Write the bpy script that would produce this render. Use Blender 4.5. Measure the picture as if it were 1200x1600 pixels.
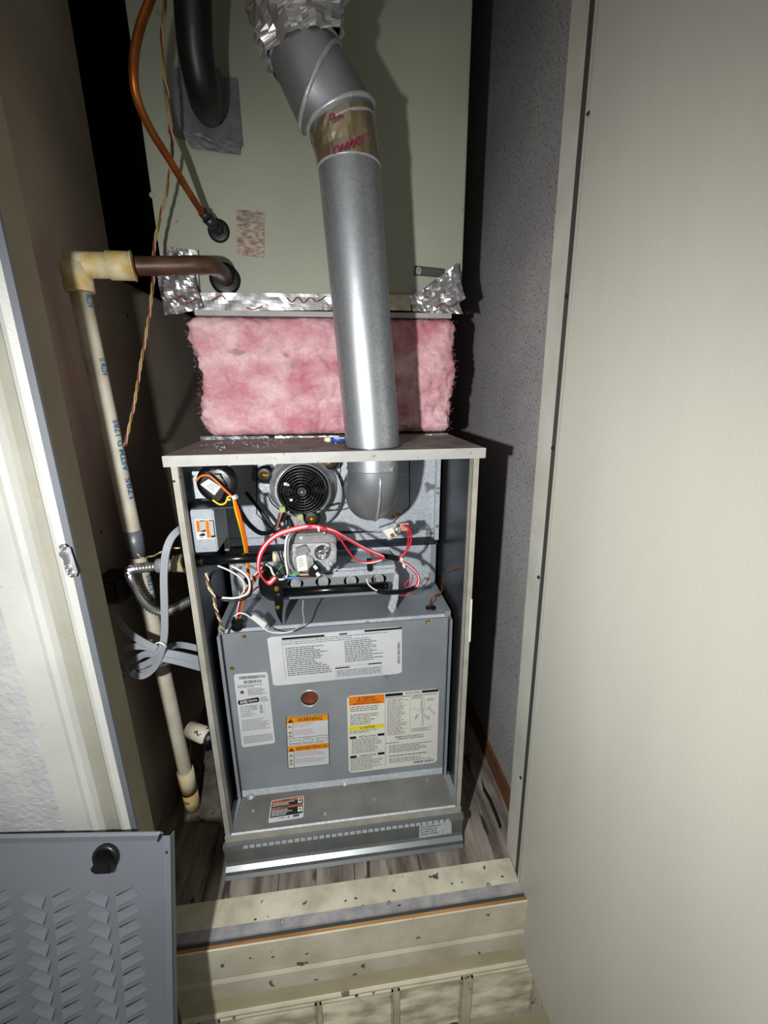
import bpy, bmesh, math, random
from mathutils import Vector, Matrix, noise
random.seed(7)
scene = bpy.context.scene
COL = scene.collection
for o in list(bpy.data.objects): bpy.data.objects.remove(o)

# ------------------------------------------------------------------ camera
CAM = Vector((-0.00128, -0.61756, 0.9))
CR = Vector((0.99199, -0.12605, -0.00787)); CU = Vector((0.04264, 0.27563, 0.96032)); CF = Vector((0.11887, 0.95296, -0.2788))
FPX = 667.476
cd = bpy.data.cameras.new('camera'); cam = bpy.data.objects.new('camera', cd); COL.objects.link(cam)
m3 = Matrix((CR, CU, -CF)).transposed()
cam.matrix_world = Matrix.Translation(CAM) @ m3.to_4x4()
cd.sensor_fit = 'HORIZONTAL'; cd.sensor_width = 36.0; cd.lens = FPX*36/1200; cd.clip_start = 0.01
scene.camera = cam

# ------------------------------------------------------------------ world, lamp, exposure
w = bpy.data.worlds.new('world'); scene.world = w; w.use_nodes = True
w.node_tree.nodes['Background'].inputs[0].default_value = (0.66, 0.62, 0.56, 1)
w.node_tree.nodes['Background'].inputs[1].default_value = 0.36
ld = bpy.data.lights.new('work_light', 'SPOT'); ld.energy = 32.0; ld.color = (1.0, 0.99, 0.96); ld.shadow_soft_size = 0.011
ld.spot_size = math.radians(148); ld.spot_blend = 1.0
lo = bpy.data.objects.new('work_light', ld); COL.objects.link(lo)
lo.location = (-0.187, -0.63, 0.893)
lo.rotation_euler = Vector((0.32, 0.9, -0.55)).to_track_quat('-Z', 'Y').to_euler()
vs = scene.view_settings
vs.view_transform = 'Standard'; vs.look = 'None'; vs.gamma = 1.0; vs.use_curve_mapping = False; vs.exposure = 0.0

# ------------------------------------------------------------------ helpers
def V3(*a): return Vector(a)
def ray(px, py): return (px-600)/FPX*CR - (py-800)/FPX*CU + CF
def at(px, py, Y=None, X=None, Z=None, P=None, N=None):
    """world point seen at a pixel of the photograph, on a plane of the place"""
    d = ray(px, py)
    if Y is not None: return CAM + d*((Y-CAM.y)/d.y)
    if X is not None: return CAM + d*((X-CAM.x)/d.x)
    if Z is not None: return CAM + d*((Z-CAM.z)/d.z)
    return CAM + d*((P-CAM).dot(N)/d.dot(N))
def lin(h):
    h = h.lstrip('#'); c = [int(h[i:i+2], 16)/255 for i in (0, 2, 4)]
    return tuple(x/12.92 if x <= .04045 else ((x+.055)/1.055)**2.4 for x in c) + (1,)
MATS = {}
def mat(name, col, rough=.5, metal=0., col2=None, nscale=20., detail=4., stretch=(1,1,1), bump=0., bscale=200., spots=None, spscale=150., spth=.62, vor=False, spec=.5, lo_=.35, hi_=.65, trans=0., rough2=None, emit=None):
    if name in MATS: return MATS[name]
    m = bpy.data.materials.new(name); m.use_nodes = True; nt = m.node_tree; N = nt.nodes; L = nt.links
    b = N['Principled BSDF']
    b.inputs['Roughness'].default_value = rough; b.inputs['Metallic'].default_value = metal
    b.inputs['Specular IOR Level'].default_value = spec
    if trans: b.inputs['Transmission Weight'].default_value = trans
    c = lin(col) if isinstance(col, str) else col
    b.inputs['Base Color'].default_value = c
    tc = N.new('ShaderNodeTexCoord'); mp = N.new('ShaderNodeMapping'); L.new(tc.outputs['Object'], mp.inputs[0]); mp.inputs['Scale'].default_value = stretch
    out = None
    if col2:
        if vor:
            t = N.new('ShaderNodeTexVoronoi'); t.inputs['Scale'].default_value = nscale; t.inputs['Randomness'].default_value = 1
            L.new(mp.outputs[0], t.inputs['Vector'])
            sep = N.new('ShaderNodeSeparateColor'); L.new(t.outputs['Color'], sep.inputs[0]); fac = sep.outputs[0]
            n2 = N.new('ShaderNodeTexNoise'); n2.inputs['Scale'].default_value = nscale*.12; n2.inputs['Detail'].default_value = 3; L.new(mp.outputs[0], n2.inputs['Vector'])
            mx = N.new('ShaderNodeMath'); mx.operation = 'ADD'; L.new(fac, mx.inputs[0]); L.new(n2.outputs[0], mx.inputs[1])
            mh = N.new('ShaderNodeMath'); mh.operation = 'MULTIPLY'; mh.inputs[1].default_value = .5; L.new(mx.outputs[0], mh.inputs[0]); fac = mh.outputs[0]
        else:
            t = N.new('ShaderNodeTexNoise'); t.inputs['Scale'].default_value = nscale; t.inputs['Detail'].default_value = detail
            L.new(mp.outputs[0], t.inputs['Vector']); fac = t.outputs[0]
        r = N.new('ShaderNodeValToRGB'); L.new(fac, r.inputs[0])
        r.color_ramp.elements[0].position = lo_; r.color_ramp.elements[0].color = c
        r.color_ramp.elements[1].position = hi_; r.color_ramp.elements[1].color = lin(col2)
        out = r.outputs[0]
        if rough2 is not None:
            mr = N.new('ShaderNodeMapRange'); L.new(fac, mr.inputs[0]); mr.inputs[3].default_value = rough; mr.inputs[4].default_value = rough2
            L.new(mr.outputs[0], b.inputs['Roughness'])
    if spots:
        t = N.new('ShaderNodeTexNoise'); t.inputs['Scale'].default_value = spscale; t.inputs['Detail'].default_value = 2
        L.new(mp.outputs[0], t.inputs['Vector'])
        r = N.new('ShaderNodeValToRGB'); L.new(t.outputs[0], r.inputs[0])
        r.color_ramp.elements[0].position = spth; r.color_ramp.elements[0].color = (0,0,0,1)
        r.color_ramp.elements[1].position = spth+.03; r.color_ramp.elements[1].color = (1,1,1,1)
        mx = N.new('ShaderNodeMix'); mx.data_type = 'RGBA'; L.new(r.outputs[0], mx.inputs[0])
        if out: L.new(out, mx.inputs[6])
        else: mx.inputs[6].default_value = c
        mx.inputs[7].default_value = lin(spots); out = mx.outputs[2]
    if out: L.new(out, b.inputs['Base Color'])
    if bump:
        t = N.new('ShaderNodeTexNoise'); t.inputs['Scale'].default_value = bscale; t.inputs['Detail'].default_value = 3
        L.new(mp.outputs[0], t.inputs['Vector'])
        bp = N.new('ShaderNodeBump'); bp.inputs['Strength'].default_value = bump; bp.inputs['Distance'].default_value = .002
        L.new(t.outputs[0], bp.inputs['Height']); L.new(bp.outputs[0], b.inputs['Normal'])
    if emit:
        b.inputs['Emission Color'].default_value = lin(emit); b.inputs['Emission Strength'].default_value = 1
    MATS[name] = m; return m

M = dict(
 white=mat('white_paint', '#b4b6b1', .45, col2='#a8aaa6', nscale=9, bump=.15, bscale=300, spots='#8f8c80', spscale=120, spth=.74),
 casing_groove=mat('groove_paint', '#8f8e83', .6, col2='#858479', nscale=14),
 bluegrey=mat('bluegrey_strip', '#5d6268', .6, col2='#575c63', nscale=20),
 beige=mat('beige_board', '#aaa690', .8, col2='#98937e', nscale=6, bump=.2, spots='#3a342b', spscale=60, spth=.76),
 leftwall=mat('left_wall_board', '#c0b4a5', .85, col2='#a59a8b', nscale=5, bump=.25, spots='#3c352d', spscale=45, spth=.75),
 rightwall=mat('right_wall_board', '#a3a2a3', .85, col2='#949395', nscale=7, bump=.3, bscale=240, spots='#55545c', spscale=230, spth=.61),
 stucco=mat('stucco', '#b0b3b3', .9, col2='#a2a5a6', nscale=30, bump=1.0, bscale=130),
 door=mat('door_paint', '#c0c0b6', .42, col2='#b1b1a7', nscale=3.2, stretch=(1,1,.25), bump=.12, bscale=500, spots='#77756b', spscale=35, spth=.79),
 jamb=mat('jamb_paint', '#c4c4bb', .5, col2='#b4b4ab', nscale=12, bump=.2),
 gasket=mat('gasket', '#3c3f3c', .7), rubber=mat('black_rubber', '#0d0e10', .45), blackplastic=mat('black_plastic', '#101114', .35, bump=.1),
 grill=mat('fan_black', '#0a0b0c', .3), blackpaint=mat('black_gas_pipe', '#0c0d0f', .22),
 floor=mat('weathered_plywood', '#554e49', .8, col2='#988f84', nscale=16, detail=8, stretch=(3,.5,1), bump=.5, bscale=60, spots='#3d3531', spscale=14, spth=.66),
 sill=mat('sill_paint', '#d6d2bf', .6, col2='#b5b09c', nscale=22, detail=7, bump=.4, bscale=90, spots='#4c4940', spscale=60, spth=.68),
 sillmetal=mat('sill_metal', '#acabac', .5, .2, col2='#8b8b90', nscale=40, bump=.3),
 wood=mat('bare_wood', '#b98a55', .7, col2='#94683c', nscale=25, stretch=(.3,3,3)),
 basewood=mat('base_wood', '#70472c', .7, col2='#553420', nscale=25, stretch=(3,.3,3)),
 vinyl=mat('cream_vinyl', '#dedac6', .5, col2='#c4bfa8', nscale=13, detail=6, bump=.2, spots='#6f6a58', spscale=40, spth=.68),
 vinyl_y=mat('yellowed_vinyl', '#d6ceae', .5, col2='#c2b996', nscale=10, detail=6, bump=.2),
 slat=mat('dirty_slat', '#cfc8b0', .7, col2='#8d8672', nscale=18, detail=7, stretch=(1,1,2)),
 galv=mat('galvanised', '#aab1b8', .42, .3, col2='#98a0a8', nscale=260, vor=True, lo_=.25, hi_=.75, rough2=.5),
 galv_b=mat('galvanised_bright', '#c6ced6', .45, .2, col2='#a3abb5', nscale=420, vor=True, lo_=.2, hi_=.8, rough2=.55, spots='#6f757c', spscale=16, spth=.7),
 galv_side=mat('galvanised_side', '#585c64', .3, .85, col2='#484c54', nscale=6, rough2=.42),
 galv_panel=mat('galvanised_panel', '#959ca3', .45, .25, col2='#828990', nscale=7, detail=5, rough2=.55, spots='#5c6065', spscale=9, spth=.68),
 galv_floor=mat('galvanised_floor', '#83827e', .5, .25, col2='#6b6965', nscale=12, detail=6, bump=.1, rough2=.6),
 pipe=mat('flue_metal', '#b5bac0', .33, .8, col2='#9aa0a7', nscale=330, vor=True, lo_=.2, hi_=.8, rough2=.45),
 elbowm=mat('elbow_metal', '#a5a9ae', .36, .75, col2='#8b9096', nscale=14, detail=5, rough2=.5),
 alum=mat('aluminium', '#bfc2c6', .38, .45, col2='#9ea1a6', nscale=60, bump=.2),
 castal=mat('cast_aluminium', '#b9bbbf', .42, .35, col2='#9c9ea2', nscale=90, bump=.3),
 greycast=mat('grey_casting', '#878788', .55, .2, col2='#777778', nscale=60, bump=.3),
 chrome=mat('bright_steel', '#d5d8dc', .22, .95), dkmetal=mat('dark_steel', '#3f4247', .4, .7),
 foil=mat('foil', '#c9c9cc', .3, .85, bump=.15, bscale=60), foil_y=mat('foil_gold', '#c9b98f', .27, .9, col2='#a8a39a', nscale=16, bump=.25, bscale=70),
 ductape=mat('duct_tape', '#7b7e84', .42, .3, col2='#696c72', nscale=30, bump=.4, bscale=60),
 edgepaint=mat('edge_paint', '#a8a69c', .45, .1, col2='#96948b', nscale=30),
 cover_top=mat('cover_top', '#8d8984', .7, col2='#6a635d', nscale=26, detail=8, bump=.4, bscale=300, spots='#c9c7c4', spscale=85, spth=.72),
 cover_lip=mat('cover_lip', '#a6a5a4', .5, col2='#9b9a99', nscale=30, spots='#6e6a66', spscale=240, spth=.7),
 coil=mat('coil_cabinet', '#a4a998', .5, col2='#999f8e', nscale=5, detail=4, bump=.06, bscale=500, spots='#686e5e', spscale=70, spth=.76),
 pink=mat('pink_glass_wool', '#c27f8c', 1., col2='#e2c0c5', nscale=17, detail=12, stretch=(1,1,1.5), bump=1., bscale=70, spots='#b3958c', spscale=13, spth=.68, spec=.05, lo_=.35, hi_=.66),
 fibre=mat('wool_fibre', '#d39aa5', 1., spec=.05),
 copper=mat('copper', '#a8602c', .38, .75, col2='#8a4a20', nscale=30), copperdk=mat('copper_tarnished', '#5e4433', .45, .35, col2='#3f2f25', nscale=30),
 brass=mat('brass', '#b08438', .35, .85), nutbrass=mat('pale_brass', '#b8ae8c', .4, .5), galv_flap=mat('galvanised_flap', '#8e9496', .3, .7, col2='#7a8082', nscale=9, rough2=.42), foam=mat('black_foam', '#0f1216', .42, bump=.4, bscale=40),
 pvc=mat('pvc_white', '#cfcabb', .5, col2='#b9b29c', nscale=20, detail=5, spots='#8a8065', spscale=50, spth=.73),
 pvc_y=mat('pvc_yellowed', '#d3caa6', .6, col2='#c2a765', nscale=28, detail=6, lo_=.45, hi_=.62, bump=.3, spots='#6b5630', spscale=45, spth=.7),
 paper=mat('label_paper', '#ccd0d4', .6, col2='#c0c4c8', nscale=10), paper2=mat('label_offwhite', '#d3d4cc', .6), black=mat('ink_black', '#0a0a0c', .5), ink=mat('ink_grey', '#4c4f56', .6),
 inkred=mat('ink_red', '#9a6a70', .6), orange=mat('ink_orange', '#e07a14', .5), amber=mat('ink_amber', '#e28f12', .5), yellow=mat('ink_yellow', '#dccd1c', .5), olive=mat('ink_olive', '#8b8a22', .5), brown=mat('ink_brown', '#4a2408', .5), inkblue=mat('ink_blue', '#3b6f94', .6), magenta=mat('ink_magenta', '#8c2346', .6), inkwhite=mat('ink_white', '#dedfe0', .6), rust=mat('ink_rust', '#a85a38', .55),
 worn=mat('worn_sticker', '#b3aba0', .8, col2='#7c6350', nscale=90, detail=6, stretch=(1,1,2.5)),
 plate=mat('rating_foil', '#4a4c4a', .5, .3), w_red=mat('wire_red', '#c0203a', .4), w_white=mat('wire_white', '#dcdad6', .4), w_black=mat('wire_black', '#0e0e10', .4), w_orange=mat('wire_orange', '#dd6216', .4),
 w_yellow=mat('wire_yellow', '#e0bf14', .4), w_green=mat('wire_green', '#3f9a48', .4), w_blue=mat('wire_blue', '#3a6cae', .4), w_brown=mat('wire_brown', '#6b3f2a', .45), w_grey=mat('wire_grey', '#8d8f92', .4), w_pink=mat('wire_sleeve', '#b98a78', .4), w_dyellow=mat('wire_dull_yellow', '#9a8f3a', .5),
 cord=mat('cord_grey', '#8e939a', .5, bump=.1), conn_g=mat('connector_green', '#9fae6c', .4), conn_w=mat('connector_clear', '#cfd2ce', .35),
 greendot=mat('ground_screw_green', '#12705a', .35, .4), fdoor=mat('furnace_door_paint', '#6b7078', .5, .05, col2='#62676f', nscale=8, bump=.1, bscale=500), slit=mat('louver_slit', '#050506', .8), glass_brown=mat('sight_glass', '#5a3a34', .15, .2, col2='#8c5038', nscale=40),
 concrete=mat('dirty_concrete', '#6d665d', .9, col2='#4b453e', nscale=25, detail=7, bump=.6, bscale=50, spots='#29241f', spscale=40, spth=.66),
 leaf=mat('dry_debris', '#3a3228', .9), blueplastic=mat('blue_plastic', '#2a4c9a', .4), creamplastic=mat('cream_plastic', '#ded9b4', .4), dark=mat('near_black', '#060606', .9),
)

def link(name, me, ms, parent=None):
    o = bpy.data.objects.new(name, me); COL.objects.link(o)
    for m in (ms if isinstance(ms, (list, tuple)) else [ms]): me.materials.append(M[m] if isinstance(m, str) else m)
    if parent is not None: o.parent = parent
    return o
def thing(name, label, cat, group=None, loc=(0,0,0)):
    o = bpy.data.objects.new(name, None); COL.objects.link(o); o.location = loc; o.empty_display_size = .05
    o['label'] = label; o['category'] = cat
    if group: o['group'] = group
    return o
def tag(o, label, cat, group=None):
    o['label'] = label; o['category'] = cat
    if group: o['group'] = group
    return o
class B:
    """collects shapes in one mesh"""
    def __init__(s): s.v = []; s.f = []; s.m = []; s.sm = []
    def add(s, vs, fs, mi=0, smooth=False):
        k = len(s.v); s.v += [tuple(x) for x in vs]
        for f in fs: s.f.append([k+i for i in f]); s.m.append(mi); s.sm.append(smooth)
        return s
    def box(s, a, b, mi=0):
        x0,y0,z0 = [min(a[i], b[i]) for i in range(3)]; x1,y1,z1 = [max(a[i], b[i]) for i in range(3)]
        return s.hexa([(x0,y0,z0),(x1,y0,z0),(x1,y1,z0),(x0,y1,z0),(x0,y0,z1),(x1,y0,z1),(x1,y1,z1),(x0,y1,z1)], mi)
    def hexa(s, v, mi=0): return s.add(v, [(0,3,2,1),(4,5,6,7),(0,1,5,4),(1,2,6,5),(2,3,7,6),(3,0,4,7)], mi)
    def slab(s, quad, off, mi=0):
        q = [Vector(p) for p in quad]; o = Vector(off)
        n = len(q); return s.add(q+[p+o for p in q], [tuple(range(n))[::-1], tuple(range(n,2*n))]+[(i,(i+1)%n,(i+1)%n+n,i+n) for i in range(n)], mi)
    def tube(s, pts, r, n=10, mi=0, cap=True, smooth=True, flat=1.):
        P = [Vector(p) for p in pts]; R = r if isinstance(r, (list, tuple)) else [r]*len(P)
        T = [(P[min(i+1, len(P)-1)]-P[max(i-1, 0)]).normalized() for i in range(len(P))]
        up = Vector((0,0,1)) if abs(T[0].z) < .9 else Vector((0,1,0))
        U = (up - T[0]*up.dot(T[0])).normalized(); vs = []
        for i, p in enumerate(P):
            U = (U - T[i]*U.dot(T[i])).normalized(); W = T[i].cross(U)
            for k in range(n):
                a = 2*math.pi*k/n; vs.append(p + (U*math.cos(a)*flat + W*math.sin(a))*R[i])
        fs = [(i*n+k, i*n+(k+1)%n, (i+1)*n+(k+1)%n, (i+1)*n+k) for i in range(len(P)-1) for k in range(n)]
        s.add(vs, fs, mi, smooth)
        if cap:
            k = len(s.v)-len(vs)
            s.f.append([k+j for j in range(n)][::-1]); s.m.append(mi); s.sm.append(False)
            s.f.append([k+(len(P)-1)*n+j for j in range(n)]); s.m.append(mi); s.sm.append(False)
        return s
    def lathe(s, c, ax, prof, n=32, mi=0, smooth=True):
        c = Vector(c); ax = Vector(ax).normalized(); t = Vector((0,0,1)) if abs(ax.z) < .9 else Vector((1,0,0))
        u = (t-ax*t.dot(ax)).normalized(); w_ = ax.cross(u); vs = []
        for d, r in prof:
            for k in range(n):
                a = 2*math.pi*k/n; vs.append(c+ax*d+(u*math.cos(a)+w_*math.sin(a))*max(r, 1e-5))
        fs = [(i*n+k, i*n+(k+1)%n, (i+1)*n+(k+1)%n, (i+1)*n+k) for i in range(len(prof)-1) for k in range(n)]
        return s.add(vs, fs, mi, smooth)
    def disc(s, c, ax, r, h, n=24, mi=0): return s.lathe(c, ax, [(0, 0), (0, r), (h, r), (h, 0)], n, mi, False)
    def build(s, name, ms, parent=None, bevel=0., kind=None):
        me = bpy.data.meshes.new(name); me.from_pydata(s.v, [], s.f); me.update()
        for p, m_, sm in zip(me.polygons, s.m, s.sm): p.material_index = m_; p.use_smooth = sm
        bm = bmesh.new(); bm.from_mesh(me); bmesh.ops.recalc_face_normals(bm, faces=bm.faces)
        if bevel: bmesh.ops.bevel(bm, geom=[e for e in bm.edges if len(e.link_faces) == 2 and e.calc_face_angle(0) > .6], offset=bevel, segments=2, affect='EDGES', clamp_overlap=True)
        bm.to_mesh(me); bm.free()
        o = link(name, me, ms, parent)
        if kind: o['kind'] = kind
        return o
def struct(b, name, ms, parent=None, bevel=0.):
    o = b.build(name, ms, parent, bevel)
    if parent is None: o['kind'] = 'structure'
    return o
def smooth_path(P, k=6):
    P = [Vector(p) for p in P]; out = []
    for i in range(len(P)-1):
        a, b, c, d = P[max(i-1,0)], P[i], P[i+1], P[min(i+2, len(P)-1)]
        for j in range(k):
            t = j/k; out.append(.5*((2*b)+(c-a)*t+(2*a-5*b+4*c-d)*t*t+(-a+3*b-3*c+d)*t**3))
    out.append(P[-1]); return out
def path(pp, Y):
    """pixels -> points at given depths; pp items (x,y) or (x,y,depth)"""
    return [at(p[0], p[1], Y=(p[2] if len(p) > 2 else Y)) for p in pp]
def holed(outer, holes, off, name, ms, parent=None, bevel=0.):
    """flat plate with holes, thickness vector off"""
    bm = bmesh.new()
    for loop in [outer]+holes:
        vs = [bm.verts.new(p) for p in loop]
        for i in range(len(vs)): bm.edges.new((vs[i], vs[(i+1) % len(vs)]))
    r = bmesh.ops.triangle_fill(bm, use_beauty=True, use_dissolve=False, edges=bm.edges[:])
    g = bmesh.ops.extrude_face_region(bm, geom=bm.faces[:])
    bmesh.ops.translate(bm, verts=[v for v in g['geom'] if isinstance(v, bmesh.types.BMVert)], vec=Vector(off))
    bmesh.ops.recalc_face_normals(bm, faces=bm.faces)
    me = bpy.data.meshes.new(name); bm.to_mesh(me); bm.free()
    return link(name, me, ms, parent)
def circ(c, u, v, r, n=28, r2=None): 
    c = Vector(c); u = Vector(u); v = Vector(v)
    return [c+u*math.cos(2*math.pi*k/n)*r+v*math.sin(2*math.pi*k/n)*(r2 or r) for k in range(n)]
def screw(parent, c, ax, r=.004, ms='brass', name='screw', hexhead=True):
    b = B(); b.lathe(c, ax, [(0, 0), (0, r*1.5), (r*.3, r*1.5), (r*.35, r), (r*1.0, r*.92), (r*1.1, r*.5), (r*.8, 0)], 6 if hexhead else 12, 0, False)
    return b.build(name, ms, parent)
def text_mesh(s, origin, u, v, h, width=None, off=None, bold=.012):
    cu = bpy.data.curves.new('t', 'FONT'); cu.body = s; cu.size = 1.; cu.resolution_u = 2; cu.offset = bold
    ob = bpy.data.objects.new('t', cu); COL.objects.link(ob)
    dg = bpy.context.evaluated_depsgraph_get(); dg.update(); me = ob.evaluated_get(dg).to_mesh()
    vs = [x.co.copy() for x in me.vertices]; fs = [tuple(p.vertices) for p in me.polygons]
    ob.evaluated_get(dg).to_mesh_clear(); bpy.data.objects.remove(ob); bpy.data.curves.remove(cu)
    x0 = min(p.x for p in vs); x1 = max(p.x for p in vs); y0 = 0; y1 = max(p.y for p in vs)
    return [((p.x-x0)/(x1-x0), p.y/(y1-y0)) for p in vs], fs
class Label:
    """printed sheet: quad corners TL,TR,BR,BL; print elements in 0..1 (u right, v down)"""
    def __init__(s, q, nrm, paper, parent, name='label', text=None, back=.0006):
        s.q = [Vector(p) for p in q]; s.n = Vector(nrm).normalized(); s.b = B(); s.mats = []; s.lay = .0002
        b = B()
        pts = []
        for (a, c_) in ((0.03,0),(.97,0),(1,.03),(1,.97),(.97,1),(.03,1),(0,.97),(0,.03)): pts.append(s.p(a, c_, 0))
        b.slab([p for p in pts], -s.n*back)
        s.o = b.build(name, paper, parent)
        if text: s.o['label'] = text
    def p(s, u, v, k):
        a, b_, c_, d = s.q
        return (a*(1-u)+b_*u)*(1-v)+(d*(1-u)+c_*u)*v + s.n*k
    def mi(s, m):
        if m not in s.mats: s.mats.append(m)
        return s.mats.index(m)
    def rect(s, u0, v0, u1, v1, m, k=1): s.b.add([s.p(u0,v0,k*s.lay), s.p(u1,v0,k*s.lay), s.p(u1,v1,k*s.lay), s.p(u0,v1,k*s.lay)], [(0,3,2,1)], s.mi(m)); return s
    def poly(s, pts, m, k=1): s.b.add([s.p(u,v,k*s.lay) for u, v in pts], [tuple(range(len(pts)))], s.mi(m)); return s
    def tri(s, u, v, w_, h, m, k=1): return s.poly([(u, v-h/2), (u-w_/2, v+h/2), (u+w_/2, v+h/2)], m, k)
    def frame(s, u0, v0, u1, v1, t, m, k=1, tv=None):
        tv = tv or t; s.rect(u0,v0,u1,v0+tv,m,k); s.rect(u0,v1-tv,u1,v1,m,k); s.rect(u0,v0,u0+t,v1,m,k); s.rect(u1-t,v0,u1,v1,m,k); return s
    def lines(s, u0, v0, u1, v1, n, m, dens=.8, th=.42, k=1, wl=.05):
        st = (v1-v0)/n
        for i in range(n):
            u = u0; end = u0+(u1-u0)*(random.uniform(.6, 1.) if dens < 1 else 1)
            while u < end:
                L_ = random.uniform(.35, 1.6)*wl; s.rect(u, v0+i*st, min(u+L_, end), v0+i*st+st*th, m, k); u += L_+wl*.25
        return s
    def bars(s, u0, v0, u1, v1, m, step=.006, k=1, vert=True):
        a = u0 if vert else v0; e = u1 if vert else v1
        while a < e:
            t = random.uniform(.3, 1.3)*step
            if vert: s.rect(a, v0, min(a+t, e), v1, m, k)
            else: s.rect(u0, a, u1, min(a+t, e), m, k)
            a += t+random.uniform(.4, 1.2)*step
        return s
    def text(s, t, u0, v0, u1, v1, m, k=2):
        vs, fs = text_mesh(t, 0, 0, 0, 0)
        s.b.add([s.p(u0+(u1-u0)*x, v1-(v1-v0)*y, k*s.lay) for x, y in vs], fs, s.mi(m)); return s
    def done(s):
        if s.b.v:
            # all print faces point outwards
            me = bpy.data.meshes.new('print'); me.from_pydata(s.b.v, [], s.b.f); me.update()
            for p, m_ in zip(me.polygons, s.b.m): p.material_index = m_
            link('print', me, s.mats, s.o)
        return s.o

# ================================================================== THE SETTING
XL, XR, ZF = -.39, .357, .025
TILT = .03
# floor of boards
fl = struct(B().box((XL-.02, -.047, -.06), (XR+.02, .97, ZF-.006)), 'floor', 'floor')
xs = [XL, -.262, -.13, .01, .135, .283, XR]
for i in range(6):
    B().box((xs[i]+.0008, -.047, ZF-.0058), (xs[i+1]-.0008, .96, ZF+random.uniform(-.0006, .0004))).build('floor_board', 'floor', fl)
B().add([at(x, y, Z=ZF+.0016) for x, y in ((752,1213),(757,1230),(768,1248),(776,1268),(784,1290),(781,1296),(772,1272),(763,1250),(755,1236))], [tuple(range(9))]).build('crack', 'dark', fl)
# floor left of the furnace where light falls, painted in as a patch
pt = [(318,1172),(332,1170),(345,1225),(350,1285),(296,1284),(300,1262),(312,1235),(316,1200)]
B().slab([at(x, y, Z=ZF+.002) for x, y in pt], (0,0,-.0015)).build('lit_floor_patch', 'concrete', fl)
# walls
lw = B()
for (y0, y1, z0, z1) in ((-.035, .33, -.06, 2.02), (.33, .97, -.06, 1.105), (.33, .97, 1.95, 2.02)):  # upper rear opening is added so the unlit wall there turns black
    lw.box((XL-.02, y0, z0), (XL, y1, z1))
struct(lw, 'wall_left', 'leftwall')
struct(B().box((XL-.45, .33, 1.06), (XL-.43, .97, 2.02)).box((XL-.45, .97, 1.06), (XL, .99, 2.02)).box((XL-.45, .31, 1.06), (XL-.02, .33, 2.02)).box((XL-.45,.33,1.06),(XL-.02,.97,1.085)).box((XL-.45,.33,2.0),(XL-.02,.97,2.02)), 'added_void_box', 'dark')  # added black box behind the opening, stands in for deep shade
struct(B().box((XR, -.02, -.06), (XR+.02, .97, 2.02)), 'wall_right', 'rightwall')
struct(B().box((XL-.02, .97, -.06), (XR+.02, .99, 2.02)), 'wall_back', 'rightwall')
struct(B().box((XL-.02, -.1, 2.02), (XR+.02, .99, 2.04)), 'ceiling', 'leftwall')
struct(B().slab([(XR-.012,.0,ZF),(XR,.0,ZF),(XR,.0,ZF+.035),(XR-.006,.0,ZF+.035)], (0,.95,0)), 'baseboard_right', 'basewood')
# left casing: profiled board standing proud of the outside wall
Yc = -.13
def casing_profile():
    return [(-.290,Yc+.004),(-.290,Yc),(-.297,Yc-.001),(-.3035,Yc-.0045),(-.309,Yc-.002),(-.312,Yc+.003),(-.316,Yc+.0075),(-.328,Yc+.0085),(-.333,Yc+.006),(-.337,Yc-.0005),(-.342,Yc-.004),(-.348,Yc-.002),(-.350,Yc+.001),(-.381,Yc+.001),(-.383,Yc+.006),(-.383,Yc+.03),(-.316,Yc+.03)]
pr = casing_profile(); b = B(); n = len(pr); z0, z1 = -.25, 2.0
b.add([(x,y,z0) for x,y in pr]+[(x,y,z1) for x,y in pr], [tuple(range(n))[::-1], tuple(range(n,2*n))])
for i in range(n): b.add([(pr[i][0],pr[i][1],z0),(pr[(i+1)%n][0],pr[(i+1)%n][1],z0),(pr[(i+1)%n][0],pr[(i+1)%n][1],z1),(pr[i][0],pr[i][1],z1)], [(0,1,2,3)], 1 if i in (0,1) else (2 if i in (5,6,7) else 0))
cs = struct(b, 'trim_2', ['white', 'bluegrey', 'casing_groove'])
for z in (.33, .47, .62, .79): screw(cs, (-.320, Yc+.008, z), (0,-1,0), .0016, 'casing_groove', 'nail')
# jamb board behind the casing, seen edge on
struct(B().box((-.40, -.10, -.05), (-.306, -.06, 2.0)).box((XL-.01, -.065, -.05), (-.331, -.038, 2.0)), 'trim_3', 'beige')
# outside wall left: stucco sheet
struct(B().box((-1.5, -.118, -.6), (-.381, -.06, 2.3)), 'wall_front', 'stucco')
struct(B().box((.372, -.075, -.6), (1.3, -.02, 2.3)), 'wall_front_right', 'vinyl')
# sill
sl = struct(B().box((-.32, -.091, -.05), (.309, -.047, .030)), 'trim_4', 'sill', bevel=.001)
for (x, y, a) in ((540,1408,.5),(556,1404,1.2),(706,1381,.2),(785,1370,2),(399,1437,1),(624,1415,2)):
    c = at(x, y, Z=.0305)
    B().slab([c+Vector((math.cos(a+k)*.0022*(1+.5*(j%2)), math.sin(a+k)*.0012, 0)) for j, k in enumerate((0,1.4,3,4.4))], (0,0,.0015)).build('debris_flake', 'leaf', sl)
ml = struct(B().slab([(-.33,-.091,.0315),(-.33,-.1055,.030),(-.33,-.1065,.0265),(-.33,-.104,.0265),(-.33,-.103,.028),(-.33,-.091,.029)], (.639,0,0)), 'trim_5', 'sillmetal')
for (x, y) in ((441,1439),(607,1411),(763,1383)): screw(ml, at(x, y, Z=.031), (0,-.15,1), .0026, 'chrome')
struct(B().box((-.34, -.112, -.04), (.309, -.06, .0262)), 'trim_6', 'gasket')
struct(B().box((-.34, -.1175, -.05), (.309, -.112, .0265)), 'trim_7', 'wood')
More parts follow.
